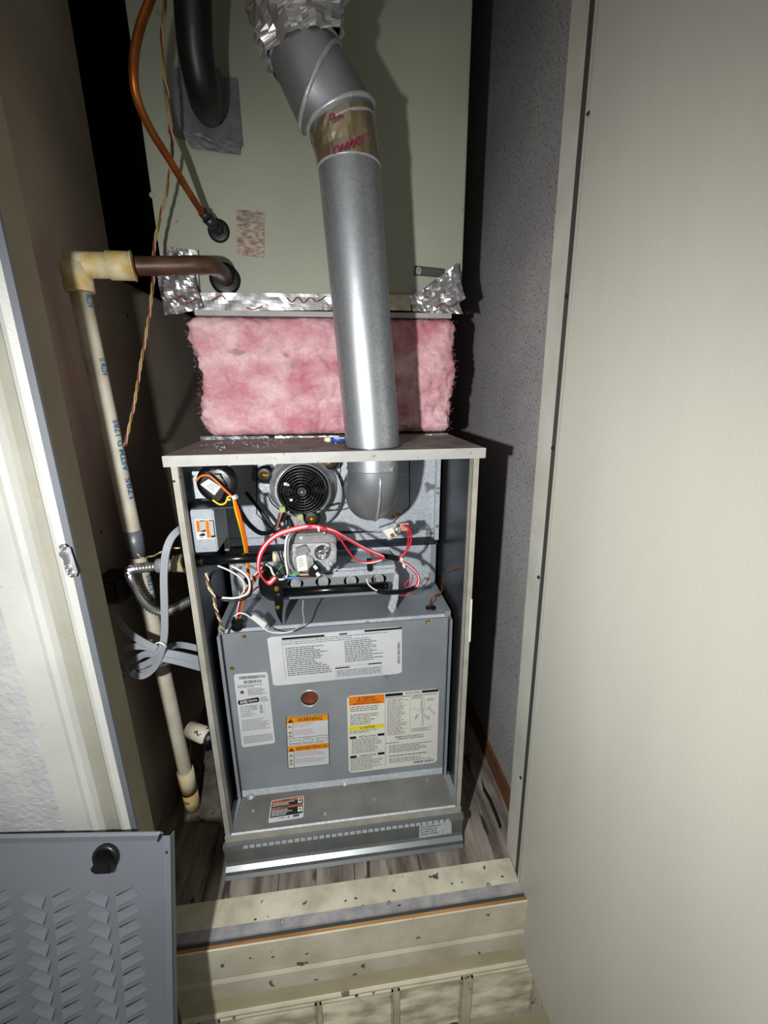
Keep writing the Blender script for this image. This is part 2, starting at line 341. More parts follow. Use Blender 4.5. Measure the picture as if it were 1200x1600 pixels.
# bottom casing and siding
cb = [(-.1175,.0275),(-.1185,.0275),(-.1195,.0265),(-.1195,-.041),(-.1183,-.0435),(-.1180,-.046),(-.1188,-.0485),(-.1205,-.054),(-.1205,-.090),(-.1185,-.093),(-.1175,-.093)]
cb = cb[:1]+cb[1:]
struct(B().slab([(-.352, y, z) for y, z in [(-.112,.0)]+cb[1:]+[(-.112,-.093)]] if False else [(-.352, y, z) for y, z in cb], (.70,0,0)), 'trim_8', 'vinyl')
struct(B().box((-.5,-.1172,-.30), (.5,-.0985,.0)).box((-1.5,-.1172,-.60), (1.3,-.0985,-.30)), 'wall_front_lower', 'vinyl_y')
struct(B().box((-2,-2.2,-.62), (2,-.1,-.6)), 'ground', 'concrete')
# skirting vents
sk = thing('skirting_vent_strip', 'cream plastic vent strip below the white sill casing, rows of dirty slats', 'vent')
B().slab([(-.5,y,z) for y,z in ((-.117,-.134),(-.1185,-.135),(-.1215,-.138),(-.1215,-.141),(-.1185,-.143),(-.1185,-.30),(-.117,-.30))], (1.0,0,0)).build('frame', 'vinyl', sk)
zt = -.149
for (pl, pr_) in ((150,300),(337,492),(500,614),(622,722),(733,833),(843,930)):
    xa = at(pl, 1575, Y=-.1205).x; xb = at(pr_, 1540, Y=-.1205).x
    fr = B(); fr.box((xa,-.1215,zt), (xb,-.1185,zt-.003)); fr.box((xa,-.1215,zt), (xa+.003,-.1185,-.29)); fr.box((xb-.003,-.1215,zt), (xb,-.1185,-.29))
    g = fr.build('grille_frame', 'vinyl', sk)
    s = B()
    for k in range(20):
        z = zt-.006-k*.006
        s.slab([(xa+.004,-.1188,z),(xa+.004,-.1222,z-.0028),(xa+.004,-.1188,z-.0034)], (xb-xa-.008,0,0))
    s.build('slats', 'slat', g, kind='stuff')
    t_ = B()
    for k in range(20): t_.box((xb-.0035,-.1225,zt-.006-k*.006), (xb-.001,-.1215,zt-.009-k*.006))
    t_.build('teeth', 'slat', g, kind='stuff')
screw(sk, at(557, 1553, Y=-.1185)+Vector((0,-.0005,0)), (0,-1,0), .0025, 'dkmetal')
# right jamb, gasket, open door (all lean back a little)
def lean(x, y, z): return (x, y+TILT*z, z)
z0, z1 = -.11, 2.0
def leanbox(b, x0, x1, y0, y1, za=z0, zb=z1, mi=0):
    return b.hexa([lean(x0,y0,za), lean(x1,y0,za), lean(x1,y1,za), lean(x0,y1,za), lean(x0,y0,zb), lean(x1,y0,zb), lean(x1,y1,zb), lean(x0,y1,zb)], mi)
b = B(); leanbox(b, .310, XR, -.071, -.028, .0); j = struct(b, 'trim_9', 'jamb')
b = B(); leanbox(b, .3095, .372, -.0835, -.071); gk = struct(b, 'added_void_box0', 'gasket')
for (x, y) in ((920,178),(886,463),(864,700),(842,902),(814,1215)): screw(gk, at(x, y, X=.3094), (-1,0,0), .0022, 'dkmetal')
dr = B(); d0 = Vector((.3085, -.0855)); dd = Vector((.049, -.76)); nn = Vector((.032, .002)); 
q = [d0, d0+dd, d0+dd+nn, d0+nn]
zb = -.1
vs = []
for z in (zb, 1.98):
    for p in q: vs.append((p.x, p.y+TILT*z, z))
dr.hexa(vs)
dr.slab([(d0.x-.0012, d0.y+TILT*zb, zb), (d0.x-.0012, d0.y+TILT*zb-.006, zb), (d0.x-.0012, d0.y+TILT*1.98-.006, 1.98), (d0.x-.0012, d0.y+TILT*1.98, 1.98)], (.0015,0,0), 0)
struct(dr, 'door_1', 'door', bevel=.0012)

# ================================================================== FURNACE
F_ = thing('furnace', 'open galvanised gas furnace cabinet with exposed burner, wiring and warning labels', 'furnace', loc=(0,0,0))
HW, HT, LIP = .2225, .8128, .0145
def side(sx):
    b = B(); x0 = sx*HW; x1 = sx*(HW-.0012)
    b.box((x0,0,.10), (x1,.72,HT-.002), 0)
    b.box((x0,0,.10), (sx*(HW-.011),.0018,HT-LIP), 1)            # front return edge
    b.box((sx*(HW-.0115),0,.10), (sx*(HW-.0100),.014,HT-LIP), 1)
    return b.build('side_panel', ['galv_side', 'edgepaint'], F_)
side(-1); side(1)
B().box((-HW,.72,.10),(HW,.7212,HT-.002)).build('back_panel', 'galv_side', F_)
# top cover with flue hole
PC = Vector((.063, .0515)); PR = .0415
u_, v_ = Vector((1,0,0)), Vector((0,1,0))
cx = HW+.005
holed([(-cx,-.005,HT),(cx,-.005,HT),(cx,.73,HT),(-cx,.73,HT)], [circ((PC.x,PC.y,HT), u_, v_, PR+.004)], (0,0,-.0015), 'top_cover', 'cover_top', F_)
b = B(); b.slab([(-cx-.001,-.0062,HT+.0002),(-cx+.0006,-.0062,HT+.0008),(cx-.0006,-.0062,HT+.0008),(cx+.001,-.0062,HT+.0002),(cx+.001,-.0062,HT-LIP),(-cx-.001,-.0062,HT-LIP)], (0,.0016,0))
b.box((-cx-.001,-.005,HT), (-cx,.73,HT-LIP)).box((cx,-.005,HT), (cx+.001,.73,HT-LIP)); b.build('cover_lip', 'cover_lip', F_)
# debris dust on the cover
b = B()
for i in range(60):
    x = random.uniform(-.21,.2); y = random.uniform(.01,.19)
    if i < 55: x = random.uniform(-.21,-.08); y = random.uniform(.04,.19)
    s_ = random.uniform(.0006,.0022); b.add([(x-s_,y,HT),(x+s_,y+s_*.5,HT),(x,y+s_,HT+s_),(x+s_*.3,y-s_,HT+.0002)], [(0,1,2),(1,3,2),(3,0,2)])
b.build('plaster_crumbs', 'paper', F_, kind='stuff')
# back plate (vest panel) and ledge
YB = .21; ZL = .4835; YP = .083; ZS = .112
B().box((-.2125,YB,ZL), (.2125,YB+.0015,HT-.003)).build('heat_exchanger_plate', 'galv_b', F_)
b = B(); b.box((-.2125,YP,ZL-.0015), (.2125,YB,ZL)); b.build('burner_ledge', 'galv_panel', F_)
B().slab([(-.212,YB,.60),(-.212,YB-.016,.592),(-.212,YB-.016,.588),(-.212,YB,.582)], (.424,0,0)).build('cross_rail', 'galv_side', F_)
B().slab([(-.212,YB,.618),(-.212,YB-.003,.617),(-.212,YB,.614)], (.424,0,0)).build('seam_strip', 'chrome', F_)
# embossed outlines on the plate (recess seams)
def seam(pp, Y=YB-.0006, r=.0011, m='dkmetal'):
    B().tube(path(pp, Y), r, 5).build('seam', m, F_)
seam([(401,722),(401,803),(423,825)]); seam([(414,838),(413,905)]); seam([(640,718),(640,792),(612,818)]); seam([(533,723),(531,745),(524,770)]); seam([(480,830),(540,831),(612,831)], r=.0016)
# right and left vertical channels
for sx in (1,-1):
    b = B()
    b.slab([(sx*.2115,YB-.001,.60),(sx*.2115,YB-.022,.60),(sx*.2035,YB-.022,.60),(sx*.2035,YB-.015,.60),(sx*.2055,YB-.015,.60),(sx*.2055,YB-.001,.60)], (0,0,.205))
    ch = b.build('corner_channel', 'galv_b', F_)
    for z in (.63,.70,.71,.78): screw(ch, (sx*.2075, YB-.022, z), (0,-1,0), .0022, 'chrome')
    b = B(); b.slab([(sx*.2115,YB-.002,.60),(sx*.2005,YB-.002,.60),(sx*.2005,YB-.002,ZL+.004),(sx*.2115,YB-.002,ZL+.004)], (0,-.0015,0))
    b.slab([(sx*.2115,YB-.002,ZL+.001),(sx*.2005,YB-.002,ZL+.001),(sx*.2005,YP,ZL+.001),(sx*.2115,YP,ZL+.001)], (0,0,.011)); b.build('ledge_flange', 'galv_panel', F_)
# access panel of the blower compartment with sight glass hole
gc = at(484, 1091, Y=YP); 
ap = holed([(-.206,YP,ZS-.002),(.206,YP,ZS-.002),(.206,YP,ZL),(-.206,YP,ZL)], [circ(gc, u_, (0,0,1), .0165)], (0,.0015,0), 'access_panel', 'galv_panel', F_)
b = B(); b.slab([(-.206,YP,ZL),(.206,YP,ZL),(.206,YP+.004,ZL+.003),(-.206,YP+.004,ZL+.003)], (0,.0015,.0008)); b.build('folded_edge', 'galv_b', ap); b = B(); b.slab([(-.206,YP,ZS+.012),(.206,YP,ZS+.012),(.206,YP-.004,ZS-.001),(-.206,YP-.004,ZS-.001)], (0,.002,0))
b.build('bottom_fold', 'galv_b', ap)
b = B(); b.lathe(gc+Vector((0,.001,0)), (0,1,0), [(0,.0165),(-.0028,.0172),(-.0030,.0185),(0,.0195)], 32); b.build('sight_ring', 'alum', ap)
B().disc(gc+Vector((0,.006,0)), (0,1,0), .018, .001, 28).build('sight_glass', 'glass_brown', ap)  # glass in its own brown-red tone
for (x, y) in ((382,994),(363,1044),(668,971)): screw(ap, at(x, y, Y=YP), (0,-1,0), .0027, 'brass')
# side posts of the lower compartment
for sx in (1,-1):
    b = B(); b.box((sx*.2065,YP-.012,ZS), (sx*.2125,YP+.002,ZL)); b.box((sx*.2065,YP-.013,ZS), (sx*.2080,YP-.004,ZL)); b.build('side_post', 'galv_panel', F_, bevel=.0006)
# compartment floor
b = B(); b.box((-HW+.002,.002,ZS-.0015), (HW-.002,YP,ZS)); fp = b.build('compartment_floor', 'galv_floor', F_)
rc = at(601, 1246, Z=ZS); B().lathe((rc.x,rc.y,ZS), (0,0,1), [(.0001,.0405),(.0007,.041),(.0007,.0425),(.0001,.043)], 40).build('knockout_ring', 'galv_floor', fp)
for (x, y) in ((392,1246),(539,1225),(676,1206)):
    c = at(x, y, Z=ZS); B().lathe((c.x,c.y+.002,ZS), (0,-.3,1), [(0,.0085),(.002,.007),(.004,.004),(.005,.0)], 16).build('dimple', 'galv', fp)
for (x, y) in ((395,1267),(585,1249),(668,1220),(508,1272)): screw(fp, at(x, y, Z=ZS), (0,0,1), .0022, 'chrome')
for sx in (1,-1): B().slab([(sx*(HW-.002),.004,ZS),(sx*(HW-.011),.004,ZS+.001),(sx*(HW-.016),YP-.012,ZS+.001),(sx*(HW-.002),YP-.012,ZS)], (0,0,.004)).build('floor_flange', 'galv', fp)
B().slab([(-.221,.0,ZS+.003),(.221,.0,ZS+.003),(.221,.0025,ZS+.0045),(-.221,.0025,ZS+.0045)], (0,.002,-.001)).build('front_edge', 'galv_b', fp)
B().box((-.2225,-.0015,.1005), (.2225,.001,ZS+.003)).build('front_rail', 'brass' if False else 'edgepaint', fp)
# base flap
fpf = [(.0,.100),(-.008,.098),(-.0085,.090),(-.004,.087),(-.003,.052),(-.005,.046),(-.012,.041),(-.0125,.033),(-.017,.028),(-.016,.0262),(-.010,.030),(-.010,.039),(-.002,.045),(-.001,.088),(-.006,.092),(-.005,.0965),(0,.098)]
b = B(); b.slab([(-.2265, y, z) for y, z in fpf], (.453,0,0)); fb = b.build('base_flap', 'galv_flap', F_)
b = B()
for k in range(34):
    x = -.19+k*.0115; b.box((x,-.0092,.0905), (x+.0085,-.0078,.0965))
b.build('hinge_knuckles', 'galv_b', fb, kind='stuff')
LB = Label([at(655,1287,Y=-.0045),at(705,1280,Y=-.0045),at(706,1302,Y=-.0045),at(655,1310,Y=-.0045)], (0,-1,0), 'galv_b', fb, text='faded grey sticker')
LB.lines(.05,.1,.75,.9,5,'ink',wl=.08,th=.3).done()

# ---- labels on the access panel
Yl = YP-.0012
def quad(pp, Y=Yl): return [at(x, y, Y=Y) for x, y in pp]
L = Label(quad([(417,996),(628,979),(628,1052),(427,1072)]), (0,-1,0), 'paper', F_, text='wide white instruction label with black header bars')
L.rect(.105,.035,.415,.075,'black').rect(.715,.01,.998,.05,'black').rect(.525,.035,.585,.07,'ink').rect(.10,.075,.102,.88,'ink')
L.lines(.11,.085,.9,.2,3,'ink',wl=.02,th=.32).lines(.12,.24,.46,.84,15,'ink',wl=.02,th=.45).lines(.56,.2,.86,.66,12,'ink',wl=.02,th=.45)
L.rect(.48,.74,.59,.765,'black').rect(.735,.715,.84,.74,'black').frame(.48,.72,.84,.965,.0015,'ink',tv=.004).lines(.49,.8,.83,.95,6,'ink',wl=.02,th=.45,dens=1).bars(.965,.32,.985,.78,'black',step=.012,vert=False)
L.done()
L = Label(quad([(365,1054),(418,1050),(430,1161),(378,1168)]), (0,-1,0), 'paper', F_, text='tall white rating label with barcodes and black certification badge')
L.bars(.14,.03,.93,.07,'black',step=.014).bars(.27,.09,.8,.13,'black',step=.014).lines(.08,.15,.8,.19,2,'ink',wl=.06)
L.poly([(.19+.06*math.cos(a), .24+.022*math.sin(a)) for a in [k*math.pi/6 for k in range(12)]],'ink').lines(.36,.2,.95,.3,6,'ink',wl=.06)
bd = [(.07,.345),(.64,.325),(.665,.34),(.665,.375),(.64,.39),(.07,.405),(.04,.395),(.04,.355)]
L.poly(bd,'black',1).text('AHRI',.09,.347,.31,.392,'inkwhite').text('CERTIFIED',.34,.35,.62,.372,'inkwhite').lines(.34,.377,.6,.385,1,'inkwhite',wl=.05,k=2)
L.lines(.7,.33,.95,.4,4,'ink',wl=.05).lines(.08,.43,.55,.59,7,'ink',wl=.06,th=.3).lines(.4,.43,.62,.5,4,'ink',wl=.04).bars(.66,.43,.74,.55,'ink',step=.012)
L.lines(.08,.62,.95,.78,8,'ink',wl=.05,th=.32).lines(.08,.85,.95,.96,6,'ink',wl=.05,th=.4,dens=1).rect(.8,.42,.803,.6,'ink').done()
L = Label(quad([(447,1121),(513,1115),(515,1194),(450,1201)]), (0,-1,0), 'paper', F_, text='white label with amber bars reading WARNING and ADVERTENCIA')
L.frame(0,0,1,1,.012,'black',3,tv=.008).rect(0,0,1,.12,'amber').rect(0,.56,1,.67,'amber')
L.tri(.10,.065,.13,.075,'black',2).tri(.10,.625,.13,.07,'black',2).rect(.095,.045,.108,.08,'amber',4).rect(.095,.605,.108,.64,'amber',4)
L.text('WARNING',.26,.028,.85,.10,'brown').text('ADVERTENCIA',.2,.585,.96,.65,'brown')
for v in (.175,.285,.355,.735,.835,.9): L.tri(.08,v,.10,.055,'olive',2)
L.rect(.145,.12,.155,.41,'black').rect(.145,.67,.155,1,'black').lines(.18,.14,.72,.22,4,'inkred',wl=.06,th=.3).lines(.18,.255,.78,.37,5,'inkred',wl=.06,th=.3)
L.rect(0,.405,1,.412,'black').frame(.05,.45,.32,.51,.008,'ink').frame(.38,.45,.62,.51,.008,'ink').frame(.70,.45,.97,.51,.008,'ink').lines(.38,.42,.62,.435,1,'ink',wl=.04).lines(.05,.525,.9,.55,1,'ink',wl=.04)
L.lines(.18,.69,.9,.79,4,'inkred',wl=.06,th=.3).lines(.18,.82,.95,.93,4,'inkred',wl=.06,th=.3).done()
L = Label(quad([(542,1088),(686,1076),(683,1191),(545,1208)]), (0,-1,0), 'paper2', F_, text='large white installation label with orange and yellow header bars')
L.rect(.02,.01,.40,.12,'orange').text('WARNING',.15,.02,.30,.05,'brown').tri(.13,.035,.025,.025,'brown',2).text('FIRE, EXPLOSION',.10,.057,.32,.082,'brown').text('ASPHYXIATION HAZARD',.06,.09,.36,.113,'brown')
L.lines(.03,.14,.37,.21,3,'ink',wl=.03,th=.38).lines(.03,.235,.38,.38,6,'ink',wl=.03,th=.38).rect(.01,.385,.40,.435,'yellow').text('CAUTION',.17,.395,.29,.427,'brown').tri(.145,.412,.02,.022,'brown',2)
L.lines(.02,.445,.36,.49,2,'ink',wl=.03,th=.38)
for v, t in ((.515,'INSTALLATION'),(.77,'OPERATION')): L.rect(.02,v,.09,v+.032,'black').rect(.325,v-.005,.40,v+.027,'black').text(t,.12,v,.305,v+.025,'ink')
L.lines(.04,.555,.39,.75,12,'ink',wl=.03,th=.38).lines(.02,.805,.39,.985,10,'ink',wl=.03,th=.38)
L.rect(.408,.03,.411,.97,'ink').rect(.41,.01,.60,.045,'black').rect(.81,.005,.99,.035,'black').text('INSTALLATION',.63,.01,.79,.035,'ink').text('MINIMUM INCHES CLEARANCE TO COMBUSTIBLE CONSTRUCTION',.42,.05,.97,.068,'ink')
L.lines(.43,.085,.66,.56,28,'ink',wl=.03,th=.38).rect(.68,.05,.682,.55,'ink').lines(.70,.075,.88,.11,3,'ink',wl=.02).lines(.7,.49,.95,.54,4,'ink',wl=.02)
for (a, b1, c_, d) in ((.81,.12,.825,.45),(.70,.21,.80,.26),(.80,.27,.92,.20),(.88,.22,.96,.32),(.76,.3,.74,.36),(.83,.30,.88,.38),(.88,.33,.90,.38),(.72,.35,.78,.31)):
    for o_ in (0,.02): L.poly([(a,b1+o_),(a+.004,b1+o_),(c_+.004,d+o_),(c_,d+o_)],'ink')
L.frame(.80,.12,.84,.25,.003,'ink').lines(.87,.115,.97,.15,3,'ink',wl=.02)
L.text('MINIMUM INCHES CLEARANCE TO',.52,.572,.84,.592,'ink').text('COMBUSTIBLE CONSTRUCTION',.53,.6,.83,.62,'ink').lines(.42,.65,.62,.67,1,'black',wl=.03)
L.lines(.45,.69,.96,.80,5,'ink',wl=.03,th=.38).lines(.45,.83,.9,.845,1,'ink',wl=.03,th=.8).lines(.45,.87,.94,.94,4,'ink',wl=.03,th=.38).bars(.73,.945,.96,.975,'black',step=.006).done()
L = Label([at(x,y,Z=ZS+.0012) for x,y in ((424,1251),(475,1243),(474,1277),(419,1286))], (0,0,1), 'paper', F_, text='small orange and black warning sticker on compartment floor')
L.rect(.03,.03,.97,.15,'rust').rect(.03,.15,.97,.36,'black').rect(.03,.36,.97,.46,'rust').rect(.03,.46,.97,.80,'black').rect(.82,.10,.93,.32,'inkwhite',2).rect(.83,.5,.95,.72,'inkwhite',2)
L.poly([(.875+.03*math.cos(a),.2+.07*math.sin(a)) for a in [k*math.pi/4 for k in range(8)]],'black',3).poly([(.85,.68),(.87,.58),(.89,.52),(.91,.6),(.93,.68),(.89,.62)],'black',3)
L.text('WARNING',.33,.045,.55,.13,'black').text('WARNING',.33,.375,.55,.45,'black')
L.lines(.06,.17,.72,.34,3,'inkwhite',wl=.05,th=.45,k=2).lines(.06,.49,.76,.78,5,'inkwhite',wl=.05,th=.45,k=2).lines(.3,.86,.5,.93,1,'black',wl=.03,k=2).rect(.55,.83,.58,.93,'ink').rect(.7,.82,.88,.92,'ink').done()

# ---- inducer blower
ic = at(472, 768, Y=.125)
ind = B(); ind.lathe(ic+Vector((0,.085,0)), (0,-1,0), [(0,.062),(.045,.061),(.047,.055),(.078,.0505),(.084,.049),(.086,.046),(.086,.0425),(.078,.0415),(.030,.041),(.028,0)], 48)
inducer = ind.build('inducer_blower', 'alum', F_)
ic2 = at(472, 768, Y=.118)+Vector((.0,0,.0))
B().lathe(ic2+Vector((.0015,.012,.0015)), (0,-1,0), [(0,.0445),(.012,.0440),(.0135,.0415),(.0125,.0405),(0,.040)], 48).build('rim', 'grill', inducer)
B().disc(ic2+Vector((0,.022,0)), (0,-1,0), .0425, .002, 40).build('fan_back', 'dark', inducer)
b = B()
for r in (.012,.0175,.0225,.0275,.0325,.0375): b.tube(circ(ic2, u_, (0,0,1), r, 36)+[ic2+Vector((r,0,0))], .0011, 6, cap=False)
for k in range(8):
    a = k*math.pi/4+.2; b.tube([ic2+Vector((math.cos(a)*.009,.0015,math.sin(a)*.009)), ic2+Vector((math.cos(a)*.040,.0015,math.sin(a)*.040))], .0011, 6)
b.build('guard_rings', 'grill', inducer)
b = B()
for k in range(9):
    a = k*2*math.pi/9; ca, sa = math.cos(a), math.sin(a); cb_, sb = math.cos(a+.45), math.sin(a+.45)
    b.slab([ic2+Vector((ca*.012,.014,sa*.012)), ic2+Vector((ca*.038,.016,sa*.038)), ic2+Vector((cb_*.038,.009,sb*.038)), ic2+Vector((cb_*.012,.009,sb*.012))], (0,.001,0))
b.build('fan_blades', 'blackplastic', inducer)
b = B(); b.lathe(ic2+Vector((0,.002,0)), (0,-1,0), [(0,.0105),(.004,.0100),(.005,.008)], 24, 0).lathe(ic2+Vector((0,.001,0)), (0,-1,0), [(.004,.008),(.007,.0065),(.007,.003),(.0095,.0028),(.0095,0)], 20, 1); b.build('hub', ['grill', 'chrome'], inducer)
for (p, q_) in (((-.030,.012),(-.024,.017)), ((-.022,-.016),(-.017,-.012)), ((-.025,.011),(-.021,.0145))):
    B().box(ic2+Vector((p[0],-.0006,p[1])), ic2+Vector((q_[0],-.0016,q_[1]))).build('tab', 'conn_w', inducer)
# scroll housing behind with feet
b = B(); pts = []
for k in range(40):
    a = k*2*math.pi/40; r = .062+.012*((k-8)%40)/40; pts.append(at(476,768,Y=.205)+Vector((math.cos(a)*r, 0, math.sin(a)*r)))
b.slab(pts, (0,-.032,0)); b.build('scroll_housing', 'galv', inducer, bevel=.003)
for (x, y, Y) in ((413,742,.165),(487,811,.12),(516,722,.165)):
    c = at(x, y, Y=Y)
    g = B().lathe(c+Vector((0,.012,0)), (0,-1,0), [(0,.0155),(.004,.0155),(.005,.0115),(.008,.0115),(.009,.0145),(.0135,.0138),(.0145,.011),(.0145,0)], 24).build('rubber_mount', 'rubber', F_)
    B().lathe(c, (0,-1,0), [(.0015,.0075),(.0035,.0072),(.004,.005),(.0055,.0045),(.006,0)], 12).build('brass_bolt', 'brass', g)
    B().tube([c+Vector((0,.012,0)), c+Vector((.004,.05,.003))], .011, 12).build('mount_leg', 'alum', g)
b = B(); b.slab([at(x,y,Y=.17) for x,y in ((402,755),(424,757),(445,775),(447,790),(430,778),(404,764))], (0,.02,0)); b.build('mounting_arm', 'alum', inducer, bevel=.002)
b = B(); b.slab([at(x,y,Y=.17) for x,y in ((424,738),(432,733),(434,752),(424,750))], (0,.025,0)); b.build('mounting_clip', 'blackplastic', inducer)
for (x, y) in ((533,769),(417,812),(622,803),(614,807),(606,864),(668,905),(674,833)): screw(F_, at(x, y, Y=YB-.0005), (0,-1,0), .0028, 'brass')
b = B(); b.box(at(527,760,Y=YB-.001), at(539,778,Y=YB-.004)); b.build('clip_plate', 'alum', F_)

# ---- pressure switch
pc = at(336, 757, Y=.022)
ps = B().lathe(pc+Vector((0,.028,0)), (0,-1,0), [(0,0),(0,.026),(.008,.0265),(.009,.0295),(.016,.0295),(.0175,.0265),(.022,.0255),(.0235,.021),(.024,0)], 40).build('pressure_switch', 'blackplastic', F_)
def onsw(x, y, d=0): return at(x, y, Y=.0255-d)
b = B(); b.slab([onsw(x,y,.002) for x,y in ((318,744),(328,737),(356,762),(346,780),(340,783),(314,756))], (0,-.007,0)); b.build('switch_block', 'blackplastic', ps, bevel=.001)
L = Label([onsw(x,y,.0100) for x,y in ((326,748.5),(345,761),(335,774),(313,757)) ], (0,-1,0), 'paper', ps, text='white printed label', back=.0008)
L.lines(.3,.15,.9,.85,5,'ink',wl=.07).text('®',.1,.2,.2,.4,'black') if False else L.lines(.3,.15,.9,.85,5,'ink',wl=.07)
L.done()
for (a, c_) in (((318,741),(346,741)),((322,736),(338,733)),((344,742),(355,760))): B().tube([onsw(*a,.001),onsw(*c_,.001)], .0012, 5).build('rib', 'blackplastic', ps)
B().lathe(onsw(346,771,.0095), (0,-1,0), [(0,.0035),(.001,.0035),(.001,.0025),(0,.002)], 16).build('port_ring', 'black', ps)
b = B(); b.box(at(297,737,Y=.06), at(322,778,Y=.062)); b.build('switch_bracket', 'galv_b', F_)
b = B(); b.box((-.2125,.03,.727),(-.150,.075,.729)); b.build('bracket_shelf', 'galv_side', F_)
# ---- junction box
Yj = .022
TL, TR, BR, BL = at(291,798,Y=Yj), at(334,797,Y=Yj), at(340,862,Y=Yj), at(306,864,Y=Yj)
x0, x1 = -.213, .5*(TR.x+BR.x); zt_, zb_ = TL.z, BL.z
jb = B().box((x0,Yj,zb_), (x1,Yj+.075,zt_)).build('junction_box', 'galv', F_, bevel=.002)
b = B(); b.box((x0-.006,Yj+.004,zb_+.004), (x0+.003,Yj+.007,zt_-.008)); b.build('flange', 'galv', jb)
screw(jb, at(294,823,Y=Yj), (0,-1,0), .003, 'copper'); screw(jb, at(299,855,Y=Yj), (0,-1,0), .0032, 'greendot')
L = Label([at(x,y,Y=Yj-.0012) for x,y in ((304,811.5),(335,811.5),(338.5,841),(307.5,843.5))], (0,-1,0), 'paper', jb, text='orange, black and white warning label turned sideways')
L.rect(.05,.05,.22,.63,'orange').rect(.24,.05,.50,.63,'black').rect(.52,.03,.70,.95,'orange').rect(.72,.03,.97,.95,'black')
for u in (.27,.33,.39,.45): L.rect(u,.1,u+.03,random.uniform(.5,.6),'inkwhite',2)
for u in (.75,.81,.87): L.rect(u,.08,u+.03,random.uniform(.8,.9),'inkwhite',2)
L.poly([(.12,.78),(.25,.7),(.38,.68),(.46,.74),(.42,.84),(.25,.84)],'black',2).poly([(.10,.9),(.2,.86),(.3,.9),(.4,.88),(.3,.93),(.2,.9)],'ink',2)
def vtext(L, t, u0, u1, va, vb, m):
    vs, fs = text_mesh(t,0,0,0,0); L.b.add([L.p(u1-(u1-u0)*(1-y) if False else u0+(u1-u0)*(1-y)+0*x, vb-(vb-va)*x, 3*L.lay) for x, y in vs], fs, L.mi(m))
vtext(L,'WARNING',.09,.19,.1,.58,'brown'); vtext(L,'ADVERTENCIA',.57,.66,.1,.9,'brown'); L.done()

# ---- gas train
b = B(); b.tube([at(300,877,Y=.048), at(430,869.5,Y=.048)], .0082, 20); gp = b.build('gas_pipe', 'blackpaint', F_)
B().tube([at(427,870,Y=.048), at(433,869.7,Y=.048)], .0092, 20).build('thread_tape', 'pvc_y', gp)
B().tube([at(288,878,Y=.048), at(320,876,Y=.048)], .0105, 20).build('pipe_elbow', 'blackpaint', gp)
Yv = .035
gv = B().slab([at(x,y,Y=Yv+.02) for x,y in ((442,850),(455,836),(506,833),(524,838),(526,852),(452,855))], (0,.035,0)).build('gas_valve', 'greycast', F_, bevel=.0025)
B().slab([at(x,y,Y=Yv+.012) for x,y in ((451,851),(523,849),(526,858),(525,880),(512,889),(500,884),(455,893),(451,885))], (0,.03,0)).build('valve_body', 'castal', gv, bevel=.002)
B().tube([at(430,869,Y=.048), at(455,868,Y=.048)], .0085, 16).build('inlet_boss', 'castal', gv)
c = at(473,880,Y=Yv); B().lathe(c+Vector((0,.014,0)), (0,-1,0), [(0,.015),(.012,.015),(.014,.013),(.014,0)], 28).build('solenoid', 'alum', gv)
B().slab([at(x,y,Y=Yv+.004) for x,y in ((462,857),(478,853),(484,862),(474,868),(461,867))], (0,.014,0)).build('coil_block', 'greycast', gv, bevel=.001)
B().slab([at(x,y,Y=Yv+.001) for x,y in ((480,868),(489,874),(490,884),(481,890),(476,880))], (0,.012,0)).build('terminal_plate', 'alum', gv, bevel=.001)
L = Label([at(x,y,Y=Yv-.0012) for x,y in ((463,870),(478,866.5),(481,891),(465,893))], (0,-1,0), 'paper2', gv, text='white label', back=.001); L.lines(.15,.15,.85,.8,5,'ink',wl=.1,th=.3).done()
c = at(503,865,Y=Yv+.004); B().lathe(c+Vector((0,.008,0)), (0,-1,0), [(0,.0125),(.004,.0125),(.006,.0085),(.013,.008),(.014,.006),(.011,.0055),(.011,0)], 28).build('regulator_cap', 'chrome', gv)
B().lathe(at(510,858,Y=Yv+.004), (0,-1,0), [(0,.0045),(.004,.0045),(.004,.003),(.003,0)], 16).build('pressure_port', 'chrome', gv)
for (x, y) in ((512,852),(517,880),(513,887),(453,862)): B().lathe(at(x,y,Y=Yv+.011), (0,-1,0), [(0,.0042),(.004,.0040),(.005,.002),(.004,0)], 10).build('boss', 'castal', gv)
B().slab([at(x,y,Y=Yv-.006) for x,y in ((484,888),(494,880),(503,888),(500,897),(492,903),(481,899))], (0,.016,0)).build('valve_switch', 'blackplastic', gv, bevel=.0015)
for q in (((489,885),(493,882),(497,887),(493,890)), ((493,896),(497,893),(501,898),(496,901))): B().slab([at(x,y,Y=Yv-.0065) for x,y in q], (0,-.0015,0)).build('switch_tab', 'conn_w', gv)
screw(gv, at(471,841,Y=Yv+.0195), (0,-1,0), .0026, 'alum'); screw(gv, at(507,833,Y=Yv+.0195), (0,-1,0), .0018, 'chrome')
